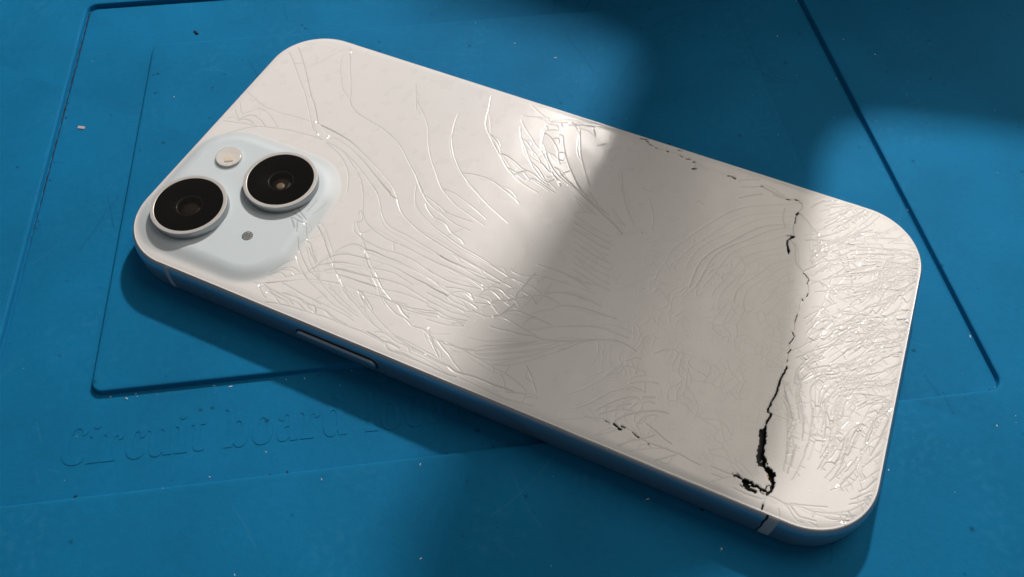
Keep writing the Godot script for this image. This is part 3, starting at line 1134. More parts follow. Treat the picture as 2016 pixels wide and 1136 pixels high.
	crack("c", [-24.7, -3.1, -23.6, -2.0, -22.2, -0.5, -20.8, 0.6, -18.9, 1.6, -16.4, 2.4, -14.0, 3.2, -12.3, 3.5, -11.5, 3.5, -9.8, 3.7])
	crack("c", [-22.2, -0.6, -20.8, -0.2, -18.6, 0.4, -16.0, 1.5, -14.0, 1.6, -12.2, 1.6, -10.4, 1.5])
	crack("c", [-20.9, 1.2, -19.9, 2.3, -17.8, 3.6, -16.1, 3.8, -14.7, 4.3, -13.6, 5.2, -12.5, 5.8, -10.9, 6.2, -9.6, 7.0])
	crack("c", [-20.9, -4.9, -19.4, -3.4, -17.5, -2.2, -15.5, -1.1, -13.1, -0.3, -10.5, 0.5, -7.8, 1.3])
	crack("c", [-19.4, -3.5, -18.5, -3.7, -16.8, -3.6, -14.3, -2.8, -11.6, -1.8, -8.1, -0.3])
	crack("c", [-16.6, 2.4, -15.9, 1.5])
	crack("c", [-13.4, 6.7, -12.6, 5.6, -11.9, 4.6, -11.2, 3.6])
	crack("c", [-15.8, -7.2, -14.2, -6.3, -12.4, -5.4, -9.8, -3.9, -6.7, -2.5, -3.8, -1.2])
	crack("c", [-10.6, -9.6, -8.9, -9.0, -7.0, -8.3, -3.9, -6.8])
	crack("c", [-31.5, 11.3, -31.0, 12.6, -30.1, 13.4, -28.3, 14.1, -26.5, 14.5, -23.5, 14.8, -20.9, 14.5, -19.0, 14.4, -16.9, 14.6, -15.4, 14.9, -13.3, 15.5, -11.0, 15.9, -8.9, 16.1, -6.5, 15.9])
	crack("c", [-31.3, 19.3, -30.8, 18.1, -30.1, 17.0, -29.2, 16.1, -27.8, 15.8, -26.4, 16.1, -24.5, 15.9, -21.6, 16.1, -19.2, 16.1, -16.7, 16.4, -14.0, 16.8, -11.7, 17.1, -9.8, 17.5])
	crack("c", [-32.1, 8.3, -31.9, 9.3])
	crack("c", [-31.8, 8.2, -30.6, 9.9, -30.7, 10.7, -31.0, 11.1])
	crack("c", [-31.2, 11.0, -29.9, 12.4, -28.7, 13.5, -27.9, 14.6, -26.7, 15.5, -25.8, 16.5, -24.7, 17.7, -23.5, 18.8, -22.1, 20.0, -20.7, 21.2, -19.6, 22.1])
	crack("f", [-29.0, 13.1, -28.3, 12.5, -27.8, 11.5])
	crack("f", [-22.1, 12.7, -21.2, 14.0])
	crack("c", [-23.0, 19.6, -22.2, 18.8, -21.4, 17.9])
	crack("c", [-32.0, 21.5, -31.3, 20.4, -30.2, 19.2, -28.7, 18.6, -26.6, 18.2, -24.5, 18.0, -22.2, 17.8, -20.4, 17.6, -18.3, 17.7, -16.2, 18.0, -13.8, 18.3, -11.7, 18.4])
	crack("c", [-31.4, 22.6, -30.4, 21.5, -28.9, 20.7, -27.1, 20.3, -25.0, 19.9, -22.8, 19.5, -20.7, 19.0, -18.5, 18.8, -16.3, 19.2, -14.2, 19.6])
	crack("c", [-30.8, 23.6, -29.7, 22.7, -28.0, 22.2, -25.2, 21.9, -23.0, 21.6, -20.4, 21.0, -17.9, 20.6, -16.7, 20.7])
	crack("c", [-30.4, 24.1, -28.4, 23.5, -26.0, 23.2, -23.5, 23.1, -21.7, 22.9])
	crack("c", [-29.4, 25.7, -27.4, 25.2, -26.3, 25.0])
	crack("c", [-35.9, 15.1, -34.5, 16.4, -32.9, 18.1, -31.3, 19.7])
	crack("c", [-34.1, 18.2, -32.1, 20.1, -29.8, 22.1, -28.1, 23.6, -26.5, 25.0])
	crack("c", [-27.3, 14.8, -26.1, 16.7, -24.6, 18.6, -23.5, 19.5, -22.6, 20.7, -21.4, 21.7, -20.4, 22.4])
	crack("c", [-41.3, 31.6, -39.8, 30.9, -38.6, 29.6, -37.0, 28.3, -35.5, 27.0, -33.9, 25.7, -32.2, 24.6, -30.2, 23.9, -27.9, 23.4, -25.5, 23.2, -22.8, 23.1, -20.2, 22.9, -18.0, 22.7, -16.1, 22.3, -14.1, 22.1, -11.8, 22.1, -9.4, 22.3])
	crack("c", [-39.5, 30.8, -37.2, 29.4, -35.2, 28.2, -33.1, 27.0, -30.9, 26.1, -28.7, 25.5, -26.2, 25.1, -23.7, 25.0, -21.3, 24.8, -18.7, 24.5, -16.7, 24.4, -14.5, 24.2, -13.1, 24.0])
	crack("c", [-33.6, 25.0, -32.6, 23.3, -31.3, 22.1, -29.9, 21.1, -28.1, 20.4])
	crack("c", [-32.9, 24.1, -32.3, 21.9, -31.4, 20.4, -30.1, 19.2, -28.4, 18.5, -26.6, 18.2, -24.3, 17.8])
	crack("c", [-30.9, 23.8, -29.9, 22.8, -28.3, 22.1, -26.5, 21.8, -24.1, 21.6, -21.9, 21.3, -20.2, 20.9, -18.3, 20.7, -16.5, 20.5, -14.5, 20.7, -12.4, 21.1, -9.6, 21.6, -8.0, 21.7])
	crack("c", [-38.0, 14.9, -36.7, 15.8, -34.8, 17.4, -32.8, 19.3, -31.1, 20.9, -29.1, 22.8, -27.5, 24.1, -26.3, 25.2, -24.7, 26.5, -22.9, 27.6])
	crack("c", [-38.0, 14.5, -36.8, 14.6, -34.9, 16.2, -33.4, 17.7, -31.4, 19.7])
	crack("c", [-37.7, 21.6, -36.0, 23.1, -34.4, 24.3, -33.6, 24.9, -32.0, 25.5, -30.9, 26.1])
	crack("c", [-37.8, 22.8, -36.9, 23.8, -35.3, 25.1, -33.6, 26.2, -32.0, 27.1, -29.8, 27.9, -27.3, 28.7])
	crack("c", [-36.8, 20.5, -35.1, 22.5, -33.5, 23.9, -32.3, 24.7, -30.6, 26.0, -28.8, 27.0, -26.3, 28.1, -24.2, 29.0])
	crack("c", [-37.5, 19.3, -36.7, 19.4, -35.0, 21.1, -33.2, 22.6])
	crack("c", [-36.5, 20.3, -34.8, 21.7, -33.3, 22.9])
	crack("c", [-39.7, 15.9, -38.7, 17.4, -37.9, 18.8])
	crack("f", [-38.6, 20.3, -38.0, 18.9, -36.8, 17.9, -35.9, 16.7])
	crack("c", [-39.3, 19.4, -37.9, 21.7])
	crack("f", [-39.9, 28.4, -39.2, 26.9, -38.5, 25.2, -37.2, 23.7])
	crack("c", [-39.4, 28.4, -38.3, 27.0, -37.1, 26.4, -36.2, 26.5, -35.6, 26.9])
	crack("c", [-38.4, 26.8, -37.2, 25.7, -36.2, 25.6, -34.9, 26.0])
	crack("c", [-39.8, 29.0, -38.4, 27.6, -37.3, 27.7, -36.7, 28.0])
	crack("c", [-36.6, 29.4, -34.6, 29.6, -32.0, 30.0, -29.5, 30.2, -27.5, 30.5])
	crack("c", [-39.4, 31.1, -37.6, 31.8, -35.7, 32.8, -34.1, 33.5])
	crack("c", [-38.5, 31.4, -36.8, 31.5, -35.3, 31.7, -33.5, 32.0, -32.1, 32.6])
	crack("c", [-40.2, 31.5, -39.4, 32.4, -38.1, 33.2, -37.5, 33.4])
	crack("c", [-35.2, 31.2, -33.3, 31.0, -31.4, 31.2, -30.1, 31.7])
	crack("f", [-28.9, 29.9, -28.0, 28.8])
	crack("f", [-28.1, 26.7, -26.2, 27.3, -24.1, 28.2])
	crack("c", [-22.9, 25.0, -21.5, 26.1, -20.1, 27.2])
	crack("c", [-22.1, 25.0, -20.7, 26.2, -19.6, 27.0])
	crack("c", [-22.5, 20.5, -21.0, 21.9, -19.5, 23.2, -18.8, 24.0])
	crack("c", [-21.9, 20.0, -20.2, 21.5, -18.8, 22.7, -17.1, 23.7, -16.0, 24.3])
	crack("f", [-18.4, 24.0, -17.5, 23.6])
	crack("c", [-18.6, 24.3, -17.3, 25.3, -16.7, 25.6])
	crack("c", [-41.0, 13.5, -40.9, 11.7, -40.8, 10.1])
	crack("f", [-39.8, 13.7, -39.3, 11.7, -38.9, 9.7])
	crack("w", [-42.7, 15.8, -41.2, 16.1, -39.8, 16.0])
	crack("w", [-42.9, 16.1, -41.2, 17.8])
	crack("w", [-41.4, 16.2, -40.3, 18.4])
	crack("w", [-43.0, 13.4, -41.4, 14.5, -40.2, 15.1])
	crack("w", [-44.4, 14.5, -42.7, 14.8, -40.8, 15.4])
	crack("f", [-33.8, 25.9, -32.4, 26.9, -30.3, 27.7, -27.7, 28.8, -25.2, 29.6, -23.1, 29.9, -20.9, 30.4])
	crack("f", [-31.3, 25.5, -29.2, 26.8, -26.5, 28.0, -24.3, 28.8, -22.0, 29.5, -19.8, 30.0])
	crack("c", [-27.5, 23.8, -25.8, 25.3, -23.8, 26.8, -21.8, 27.8, -19.3, 29.1, -16.9, 30.1, -14.6, 30.8])
	crack("f", [-28.6, 25.9, -26.3, 27.1, -24.7, 27.9, -22.7, 28.7, -20.5, 29.4])
	crack("f", [-36.7, 29.4, -34.2, 29.7, -31.6, 30.1, -29.2, 30.1, -26.7, 30.3, -24.3, 30.5, -22.0, 30.7, -20.1, 31.1])
	crack("c", [-37.1, 34.3, -34.8, 33.6, -32.3, 33.2, -29.7, 33.0, -27.2, 32.7, -25.0, 32.5, -22.7, 32.5, -20.4, 32.5, -17.8, 32.4, -15.5, 32.6, -13.0, 32.9])
	crack("c", [-37.2, 31.5, -35.4, 31.8, -33.7, 31.9, -32.6, 31.9, -31.1, 32.1, -29.4, 32.8])
	crack("c", [-35.3, 31.3, -33.5, 31.1, -31.7, 31.0, -29.6, 31.3, -27.8, 31.4, -26.1, 31.3, -24.0, 31.9, -22.3, 32.2, -20.9, 32.3])
	crack("c", [-31.8, 31.9, -30.4, 32.6, -29.2, 32.9])
	crack("c", [-30.3, 31.5, -28.9, 32.1, -27.7, 32.5, -26.4, 32.7])
	crack("w", [-29.6, 31.6, -28.4, 31.3, -27.5, 32.2, -27.7, 32.5])
	crack("c", [-26.4, 31.4, -24.9, 32.0, -23.3, 32.4])
	crack("c", [-37.8, 32.0, -35.7, 32.8, -34.3, 33.5])
	crack("c", [-37.4, 32.1, -34.8, 32.4, -32.4, 33.1])
	crack("c", [-22.9, 25.0, -21.3, 26.1, -20.0, 27.0, -18.0, 28.1, -15.5, 29.3, -13.3, 30.2, -11.7, 30.7, -9.0, 30.9, -6.1, 31.2, -2.9, 31.6])
	crack("c", [-21.9, 25.0, -20.3, 26.1, -18.9, 27.0, -18.3, 27.6])
	crack("c", [-20.7, 28.3, -20.0, 27.7, -19.1, 28.6])
	crack("c", [-17.4, 24.8, -16.0, 25.6, -14.0, 26.5, -12.2, 26.7, -11.1, 27.1, -9.9, 27.6, -8.1, 27.4])
	crack("w", [-14.4, 24.7, -12.9, 25.8, -11.4, 26.4])
	crack("c", [-15.5, 31.6, -14.4, 31.1, -12.9, 31.2, -11.2, 31.7, -8.9, 31.7, -6.7, 31.7, -3.9, 32.0])
	crack("c", [-12.5, 32.9, -11.5, 33.7, -10.2, 33.7, -7.9, 33.6, -5.7, 33.6])
	crack("w", [-16.7, 32.1, -14.7, 32.3, -13.2, 32.6, -11.9, 32.4, -9.9, 32.7])
	crack("c", [-8.4, 32.0, -7.9, 32.6])
	crack("c", [-8.1, 27.4, -7.0, 27.7, -5.6, 28.7, -3.9, 30.4])
	crack("c", [-17.4, 24.5, -14.9, 24.7, -12.2, 25.0, -9.5, 24.7, -6.7, 24.2])
	crack("c", [-18.3, 24.3, -16.2, 24.5, -13.9, 24.5, -10.9, 24.4, -8.9, 24.1, -6.9, 23.7])
	crack("c", [-13.5, 24.5, -11.4, 24.2, -9.1, 23.6, -7.3, 23.0])
	crack("c", [-14.6, 13.0, -12.0, 13.4, -9.6, 13.6, -6.8, 13.9, -4.4, 14.1, -2.7, 14.6, -1.5, 14.9])
	crack("c", [-13.4, 15.3, -11.2, 15.8, -8.5, 16.2, -6.1, 16.0, -4.0, 15.6, -1.6, 15.2])
	crack("c", [-13.4, 11.5, -11.1, 12.1, -8.7, 12.3, -6.3, 12.5, -3.8, 12.8, -1.6, 12.8, -0.1, 12.8])
	crack("c", [-5.9, 10.9, -3.8, 11.3, -1.3, 11.8, 1.1, 12.1, 3.1, 12.5])
	crack("c", [-2.8, 9.5, -0.6, 10.0, 1.5, 10.5])
	crack("c", [-10.5, 10.2, -8.1, 10.5, -5.5, 10.9])
	crack("c", [-12.5, 16.9, -10.5, 17.5, -8.4, 18.2, -6.5, 18.6, -4.5, 18.6, -2.5, 18.8, -0.8, 19.3])
	crack("c", [-11.7, 18.5, -9.6, 18.9, -7.6, 19.1, -5.7, 19.8, -3.5, 19.9, -2.2, 20.2])
	crack("c", [-8.2, 17.6, -6.7, 17.1, -5.0, 16.8, -3.4, 17.0, -2.4, 17.9])
	crack("c", [-7.1, 20.0, -6.8, 18.5, -5.9, 17.7, -4.4, 17.2, -2.6, 17.8])
	crack("c", [-1.7, 16.7, -1.2, 15.1, -0.3, 14.7, 0.9, 15.0, 2.4, 15.7, 4.1, 16.2, 6.2, 16.4])
	crack("c", [-1.0, 14.5, 0.0, 13.8, 1.5, 13.8, 2.5, 14.3])
	crack("c", [-0.4, 13.7, 0.5, 12.4, 1.5, 12.2, 3.1, 12.5])
	crack("c", [0.9, 11.7, 1.8, 10.7, 3.1, 10.6, 5.0, 10.8, 6.7, 10.8, 8.7, 11.5])
	crack("c", [2.5, 13.9, 3.0, 12.9, 4.0, 12.3])
	crack("c", [2.5, 14.3, 3.8, 14.8, 4.8, 14.9, 5.8, 15.5, 6.4, 16.3])
	crack("c", [4.5, 13.4, 4.8, 12.5, 5.8, 12.6, 7.4, 13.0, 8.6, 14.0])
	crack("w", [5.8, 7.9, 5.4, 9.2, 5.1, 10.7, 4.8, 12.4, 4.5, 13.4, 4.6, 14.5, 3.6, 15.6])
	crack("c", [3.8, 15.7, 4.4, 14.6])
	crack("c", [-2.2, 17.1, -0.8, 16.9, 0.4, 17.0, 1.3, 17.5])
	crack("c", [1.0, 17.2, 2.0, 16.2, 3.3, 15.7])
	crack("c", [-1.9, 18.5, 0.0, 17.9, 1.4, 17.7, 2.4, 18.3, 3.5, 18.9])
	crack("w", [2.7, 19.7, 3.6, 18.8, 4.3, 17.5, 5.0, 15.8])
	crack("c", [3.8, 18.8, 4.7, 17.6, 6.2, 16.8, 7.6, 16.8, 9.4, 16.8, 11.1, 16.9, 13.0, 17.0])
	crack("c", [2.7, 19.7, 3.9, 19.1, 5.5, 19.3, 7.4, 19.6, 9.4, 20.0, 11.3, 20.2])
	crack("f", [1.6, 9.1, 3.2, 9.3, 4.8, 8.9, 6.1, 8.2, 7.8, 7.8, 10.0, 7.6, 12.4, 7.2])
	crack("f", [5.4, 5.7, 7.6, 5.6, 9.8, 5.4, 11.8, 5.6, 14.0, 5.7, 16.3, 5.9])
	crack("f", [5.1, 14.3, 6.5, 13.3, 7.9, 12.4, 9.5, 11.8, 11.2, 11.9, 12.6, 12.2])
	crack("f", [9.4, 11.4, 10.4, 10.4, 12.3, 9.7, 14.3, 9.3, 16.9, 9.4])
	crack("f", [8.8, 16.3, 10.1, 15.0, 11.4, 14.2, 12.2, 13.0, 13.6, 12.1, 15.9, 11.4, 18.3, 11.1, 21.6, 10.9])
	crack("f", [6.9, 9.6, 7.8, 7.8])
	crack("f", [6.7, 8.6, 7.0, 9.6])
	crack("f", [6.5, 16.0, 7.1, 14.4, 7.4, 13.2])
	crack("f", [8.7, 14.2, 9.2, 11.5, 9.5, 8.7])
	crack("f", [8.1, 19.1, 8.8, 17.4, 9.8, 16.7])
	crack("f", [9.3, 19.8, 10.7, 19.0, 12.8, 17.6, 15.0, 16.3, 18.0, 14.9, 20.7, 13.8, 22.9, 13.4])
	crack("f", [0.6, 25.6, 2.8, 25.3, 5.2, 24.4, 7.3, 23.3, 10.2, 22.0, 13.1, 20.5, 16.1, 19.1])
	crack("c", [10.5, 20.5, 12.2, 20.4, 14.3, 19.9, 17.6, 18.5, 20.5, 16.9, 23.7, 15.5])
	crack("f", [2.6, 27.8, 5.1, 26.3, 7.9, 24.6, 10.6, 22.8, 13.3, 20.9, 16.2, 19.2])
	crack("f", [2.8, 28.2, 5.4, 27.0, 8.2, 25.5, 11.1, 24.0, 13.8, 22.1, 16.4, 19.9, 19.1, 17.9])
	crack("f", [3.3, 26.3, 6.1, 24.8, 9.0, 23.1, 11.8, 21.4])
	crack("c", [3.0, 21.9, 4.7, 21.7, 6.4, 21.4, 8.1, 21.2, 10.5, 20.6])
	crack("c", [-1.5, 20.1, 0.4, 20.3, 2.2, 20.1])
	crack("f", [0.1, 18.9, 1.1, 17.8, 2.3, 17.9])
	crack("f", [-2.2, 20.8, -0.6, 20.3, 1.3, 20.5])
	crack("c", [-10.8, 20.2, -9.2, 20.3, -6.8, 20.7, -4.4, 20.7, -2.6, 21.0])
	crack("c", [-10.0, 21.8, -7.7, 21.8, -5.0, 22.1, -2.9, 21.8, -1.4, 21.8])
	crack("c", [-9.5, 22.8, -7.6, 22.8, -5.1, 23.2, -3.2, 23.0, -1.4, 22.6])
	crack("c", [-8.8, 24.0, -7.2, 23.5, -6.0, 23.8, -3.6, 23.4, -1.5, 23.2])
	crack("c", [-8.2, 25.3, -6.0, 25.1, -4.0, 24.8, -1.5, 23.9])
	crack("f", [-9.6, 20.5, -8.1, 20.3, -6.0, 20.8, -3.0, 20.8])
	crack("f", [-7.2, 27.1, -5.9, 27.6, -4.9, 27.3, -3.0, 26.4])
	crack("c", [-6.7, 27.5, -5.4, 28.6, -3.9, 30.0])
	crack("c", [-3.6, 24.4, -2.9, 23.7, -1.6, 23.7])
	crack("c", [-4.3, 28.5, -2.8, 29.4, -1.1, 30.2])
	crack("c", [-4.0, 28.4, -2.1, 28.5, -0.1, 28.3, 1.5, 28.3])
	crack("c", [0.6, 28.1, 2.1, 27.6, 3.0, 28.0])
	crack("c", [-4.3, 28.4, -3.0, 29.2, -1.2, 30.2, 0.4, 31.3, 2.0, 32.1, 2.9, 32.6])
	crack("c", [-3.8, 28.3, -1.7, 28.2, 0.1, 28.2, 2.3, 28.6, 4.5, 28.8, 6.1, 29.1, 8.0, 29.4, 9.4, 29.5, 11.4, 30.0, 13.1, 30.6, 14.3, 31.3])
	crack("c", [-5.8, 28.7, -4.6, 29.7, -3.2, 30.9, -2.8, 31.3])
	crack("c", [-4.8, 29.2, -3.0, 30.2, -2.2, 31.2])
	crack("c", [-11.7, 30.9, -9.2, 31.3, -6.9, 31.6, -4.5, 31.9, -2.6, 32.1, -0.8, 32.2, -0.2, 32.3])
	crack("c", [-9.6, 31.6, -7.0, 32.0, -4.7, 32.2, -2.5, 32.4, -0.7, 32.4])
	crack("c", [-8.4, 32.1, -7.8, 32.6])
	crack("c", [-12.2, 33.3, -10.8, 33.7, -9.0, 33.3, -6.8, 33.5, -4.7, 33.6, -2.3, 33.7, 0.0, 33.8, 1.8, 33.6])
	crack("w", [-0.2, 32.3, 1.2, 32.7, 2.9, 32.6])
	crack("w", [2.9, 32.5, 4.6, 32.3, 6.7, 32.3, 8.7, 32.3, 10.6, 32.1, 12.1, 32.1])
	crack("c", [2.4, 33.5, 5.2, 33.6, 8.4, 33.8, 11.2, 33.9, 14.1, 33.5, 16.3, 33.2])
	crack("c", [7.1, 29.4, 7.4, 30.5])
	crack("f", [8.7, 29.9, 9.8, 30.9, 10.6, 32.3])
	crack("f", [9.3, 29.4, 9.5, 27.9])
	crack("f", [12.0, 26.4, 13.7, 28.0, 15.1, 29.7, 15.7, 30.5])
	crack("c", [10.9, 32.7, 12.9, 32.0, 14.4, 31.6])
	crack("f", [14.2, 33.3, 14.3, 32.3, 15.4, 31.8, 16.4, 31.7])
	crack("c", [-8.0, 27.3, -6.3, 28.1, -5.1, 28.3])
	crack("f", [2.9, 28.1, 4.8, 27.7, 7.6, 26.0, 10.3, 24.2, 13.0, 22.2, 15.3, 20.1])
	crack("f", [3.9, 28.7, 6.1, 28.1, 8.7, 26.7, 10.8, 25.2, 13.4, 23.0, 15.3, 20.9])
	crack("f", [6.5, 28.9, 9.1, 27.8, 11.2, 26.2, 13.5, 24.2, 15.6, 22.0, 17.7, 20.0])
	crack("f", [0.2, 28.1, 2.2, 27.8, 4.3, 26.5, 7.0, 24.7, 11.2, 22.0])
	crack("c", [-19.7, -24.4, -18.3, -22.4, -16.7, -20.8, -14.8, -19.0, -12.9, -17.3, -11.3, -15.5, -9.9, -14.2, -8.1, -13.1, -6.5, -12.2, -4.4, -11.5, -1.4, -10.8])
	crack("c", [-17.0, -21.5, -15.8, -20.8, -14.4, -19.5, -12.9, -17.6])
	crack("c", [-12.9, -17.2, -11.8, -17.5, -10.0, -16.9, -8.2, -16.1, -7.1, -15.5, -5.2, -15.2, -3.5, -14.7, -1.7, -13.8, -0.1, -13.5])
	crack("c", [-10.0, -14.4, -8.6, -14.2, -7.5, -13.9, -6.8, -14.8, -6.3, -15.0])
	crack("w", [-7.9, -13.2, -7.0, -14.4, -6.1, -15.1])
	crack("c", [-7.5, -13.6, -5.6, -12.9, -4.2, -13.5, -1.9, -12.9, 0.4, -12.1])
	crack("c", [-6.4, -14.7, -4.5, -13.3])
	crack("c", [-4.7, -12.7, -3.9, -13.8, -1.7, -13.3, 1.6, -12.2])
	crack("c", [-12.6, -28.0, -11.0, -26.3, -9.0, -24.6, -7.1, -22.8, -5.5, -21.8, -4.1, -20.5, -3.0, -19.3, -1.9, -17.8, -1.5, -17.2])
	crack("c", [-12.1, -26.1, -10.9, -23.7, -9.3, -21.8, -7.8, -19.9, -6.5, -18.3, -5.0, -16.7, -3.4, -15.5, -2.0, -14.5, -0.9, -14.2])
	crack("c", [-10.5, -23.3, -9.3, -22.9, -8.0, -21.8, -7.1, -21.1])
	crack("c", [-8.7, -21.1, -7.0, -20.9, -5.6, -20.1, -4.0, -18.5])
	crack("c", [-7.1, -19.4, -5.4, -18.7, -3.8, -18.4, -2.2, -17.4, -1.0, -16.6])
	crack("c", [-6.1, -17.9, -4.6, -17.2, -3.6, -16.5, -2.4, -15.4, -1.6, -14.7])
	crack("c", [-5.1, -20.0, -4.7, -21.0])
	crack("c", [-5.3, -21.9, -6.0, -23.3, -6.6, -25.7, -6.9, -27.3, -6.2, -28.0, -4.5, -28.7])
	crack("c", [-7.4, -28.8, -6.8, -29.6, -5.1, -29.9, -4.4, -28.7])
	crack("c", [-7.2, -28.9, -6.5, -28.1])
	crack("c", [-6.7, -26.8, -5.3, -26.3, -3.7, -25.0, -2.4, -23.5, -1.2, -21.2, -0.4, -19.9])
	crack("c", [-5.9, -23.9, -4.5, -22.0, -3.1, -20.1, -1.6, -18.5, -0.6, -17.6, 0.5, -16.8, 2.5, -15.8, 4.9, -15.0, 6.7, -14.5])
	crack("c", [-4.0, -21.7, -3.0, -21.8, -1.0, -21.0, -0.1, -21.3, -0.6, -23.2, -1.7, -22.8])
	crack("c", [-4.5, -26.0, -3.5, -26.5, -2.9, -25.6])
	crack("c", [-3.7, -27.6, -2.9, -27.6, -1.8, -25.5, -0.7, -23.5, 0.6, -21.5, 2.4, -19.2, 3.9, -17.5, 5.6, -15.6, 6.8, -14.6])
	crack("c", [1.0, -17.5, 2.4, -19.2])
	crack("w", [-1.0, -18.5, 0.1, -18.2, 1.1, -17.3, 3.2, -16.1, 6.0, -14.7])
	crack("w", [-1.0, -17.1, -0.1, -16.2, 1.1, -15.4, 1.9, -14.4])
	crack("c", [-13.1, -29.6, -10.6, -30.3, -7.9, -31.2, -7.3, -30.7, -6.2, -30.6, -3.4, -31.7])
	crack("c", [-12.6, -33.5, -10.8, -32.4, -8.3, -31.1, -6.6, -30.4])
	crack("c", [-6.8, -30.9, -4.7, -32.1, -2.5, -33.2, 0.3, -33.0, 3.2, -33.7, 5.4, -34.1])
	crack("c", [-4.7, -31.0, -3.9, -30.2])
	crack("f", [-3.0, -31.1, -1.7, -31.5, -0.3, -30.3, 0.4, -29.4])
	crack("f", [-0.2, -30.9, 1.2, -27.5, 2.7, -24.1, 4.3, -21.5, 5.7, -19.4, 7.6, -16.7])
	crack("f", [-0.7, -31.3, 1.3, -31.3, 3.6, -30.3])
	crack("f", [2.5, -32.2, 3.4, -30.8])
	crack("w", [-2.6, -32.2, -1.4, -31.9, 0.0, -32.5, 2.4, -33.0])
	crack("c", [-0.8, -14.0, 0.2, -15.5, 1.0, -15.6])
	crack("f", [-1.5, -15.3, -0.6, -16.0])
	crack("c", [-0.4, -14.2, 1.6, -13.2])
	crack("f", [4.9, -28.0, 6.3, -29.2])
	crack("f", [7.7, -27.6, 8.8, -29.2])
	crack("f", [9.1, -25.1, 9.8, -26.8])
	crack("f", [12.1, -23.4, 13.1, -21.1, 13.8, -18.2])
	crack("f", [13.3, -20.5, 14.5, -17.8, 15.9, -15.3, 17.8, -12.6, 19.2, -11.0])
	crack("f", [19.8, -18.6, 21.2, -16.2, 22.3, -13.6, 22.7, -11.3])
	crack("f", [17.5, -20.8, 18.7, -20.7, 19.5, -20.7])
	crack("w", [3.6, -16.0, 7.0, -13.9, 10.5, -12.1, 13.4, -10.6, 15.7, -9.4, 17.8, -7.9])
	crack("c", [4.8, -16.6, 6.6, -15.0, 8.8, -13.4, 10.7, -12.4, 13.9, -11.3])
	crack("f", [5.5, -12.9, 8.2, -11.8, 11.6, -10.0])
	crack("f", [7.1, -8.8, 9.0, -10.0, 10.8, -10.7])
	crack("f", [13.7, -13.3, 15.8, -11.4, 17.7, -9.8])
	crack("f", [8.0, -15.4, 10.5, -13.1, 13.5, -11.4])
	crack("f", [7.3, -8.3, 9.8, -7.7, 12.9, -6.8, 15.7, -6.4])
	crack("f", [7.9, -6.7, 10.5, -6.1, 13.5, -5.3, 16.3, -4.8])
	crack("f", [8.5, -5.1, 11.1, -4.5, 14.0, -3.7, 16.8, -3.3])
	crack("f", [9.2, -3.6, 11.7, -3.0, 14.6, -2.2, 17.4, -1.8])
	crack("f", [9.8, -2.0, 12.3, -1.5, 15.2, -0.7, 17.9, -0.3])
	crack("f", [10.4, -0.5, 12.8, 0.1, 15.8, 0.8, 18.5, 1.2])
	crack("f", [11.0, 1.0, 13.4, 1.6, 16.3, 2.3, 19.0, 2.7])
	crack("f", [11.6, 2.5, 14.0, 3.0, 16.9, 3.8, 19.6, 4.2])
	crack("f", [12.1, 4.0, 14.6, 4.5, 17.4, 5.2, 20.1, 5.6])
	crack("f", [11.6, 9.9, 14.0, 9.1, 16.7, 9.2, 19.7, 9.5])
	crack("f", [12.7, 12.6, 15.0, 11.6, 17.5, 11.2, 20.3, 11.1, 23.4, 10.8])
	crack("f", [14.3, 16.7, 17.3, 15.3, 20.1, 14.2, 22.4, 13.8, 24.7, 13.8, 26.6, 13.8])
	crack("f", [19.4, 13.9, 21.4, 12.9, 24.0, 12.3, 26.8, 12.4])
	crack("f", [16.2, 21.1, 17.7, 19.8, 19.4, 17.9, 21.3, 16.6, 23.7, 15.5, 25.7, 15.2, 27.5, 15.4, 28.8, 15.8])
	crack("f", [15.5, 19.5, 17.0, 18.9, 18.7, 17.9])
	crack("f", [25.6, 22.4, 26.6, 20.6, 27.9, 19.4, 29.5, 19.1, 31.3, 19.1])
	crack("f", [27.8, 18.3, 29.0, 17.2, 30.1, 16.9])
	crack("f", [31.8, 14.9, 33.2, 13.5, 33.9, 13.1])
	crack("f", [10.7, 7.7, 12.4, 7.5, 14.7, 7.3, 17.9, 7.4])
	crack("f", [11.7, 5.7, 14.3, 6.2, 16.4, 6.8])
	crack("f", [20.4, 29.0, 22.7, 26.8, 24.7, 24.1, 26.1, 22.0, 27.7, 19.7])
	crack("f", [22.9, 30.6, 24.8, 28.8, 26.3, 26.6, 27.8, 24.8, 29.4, 23.6])
	crack("f", [29.7, 23.6, 30.4, 22.8, 31.6, 22.8, 32.8, 22.8])
	crack("f", [26.2, 29.5, 27.9, 27.4, 29.7, 25.5, 31.5, 24.4, 32.3, 24.5])
	crack("f", [27.0, 29.9, 29.1, 28.2, 30.4, 27.5, 31.9, 27.0])
	crack("f", [29.2, 27.6, 30.1, 26.6, 31.3, 25.9])
	crack("f", [31.5, 26.7, 32.1, 25.6, 33.2, 24.6, 35.0, 24.1])
	crack("f", [30.0, 29.8, 31.1, 28.4, 32.7, 27.1, 34.2, 26.1, 35.9, 25.3, 37.7, 25.0])
	crack("f", [33.5, 28.9, 34.1, 27.4, 35.3, 26.3, 36.3, 26.2])
	crack("f", [32.8, 23.8, 34.7, 23.1])
	crack("f", [29.7, 21.3, 30.7, 20.3, 31.9, 19.7])
	crack("f", [29.9, 22.2, 31.5, 21.2, 33.0, 20.6, 34.4, 20.3])
	crack("f", [27.9, 33.8, 29.4, 32.6, 30.8, 31.2])
	crack("f", [31.9, 34.1, 33.5, 32.3, 35.0, 31.3, 36.9, 29.7])
	crack("f", [34.1, 34.1, 35.6, 33.0, 37.6, 31.9, 39.6, 31.0])
	crack("f", [38.3, 34.1, 39.9, 32.6, 41.2, 31.5])
	crack("f", [21.2, 33.6, 23.3, 32.6, 25.0, 31.5])
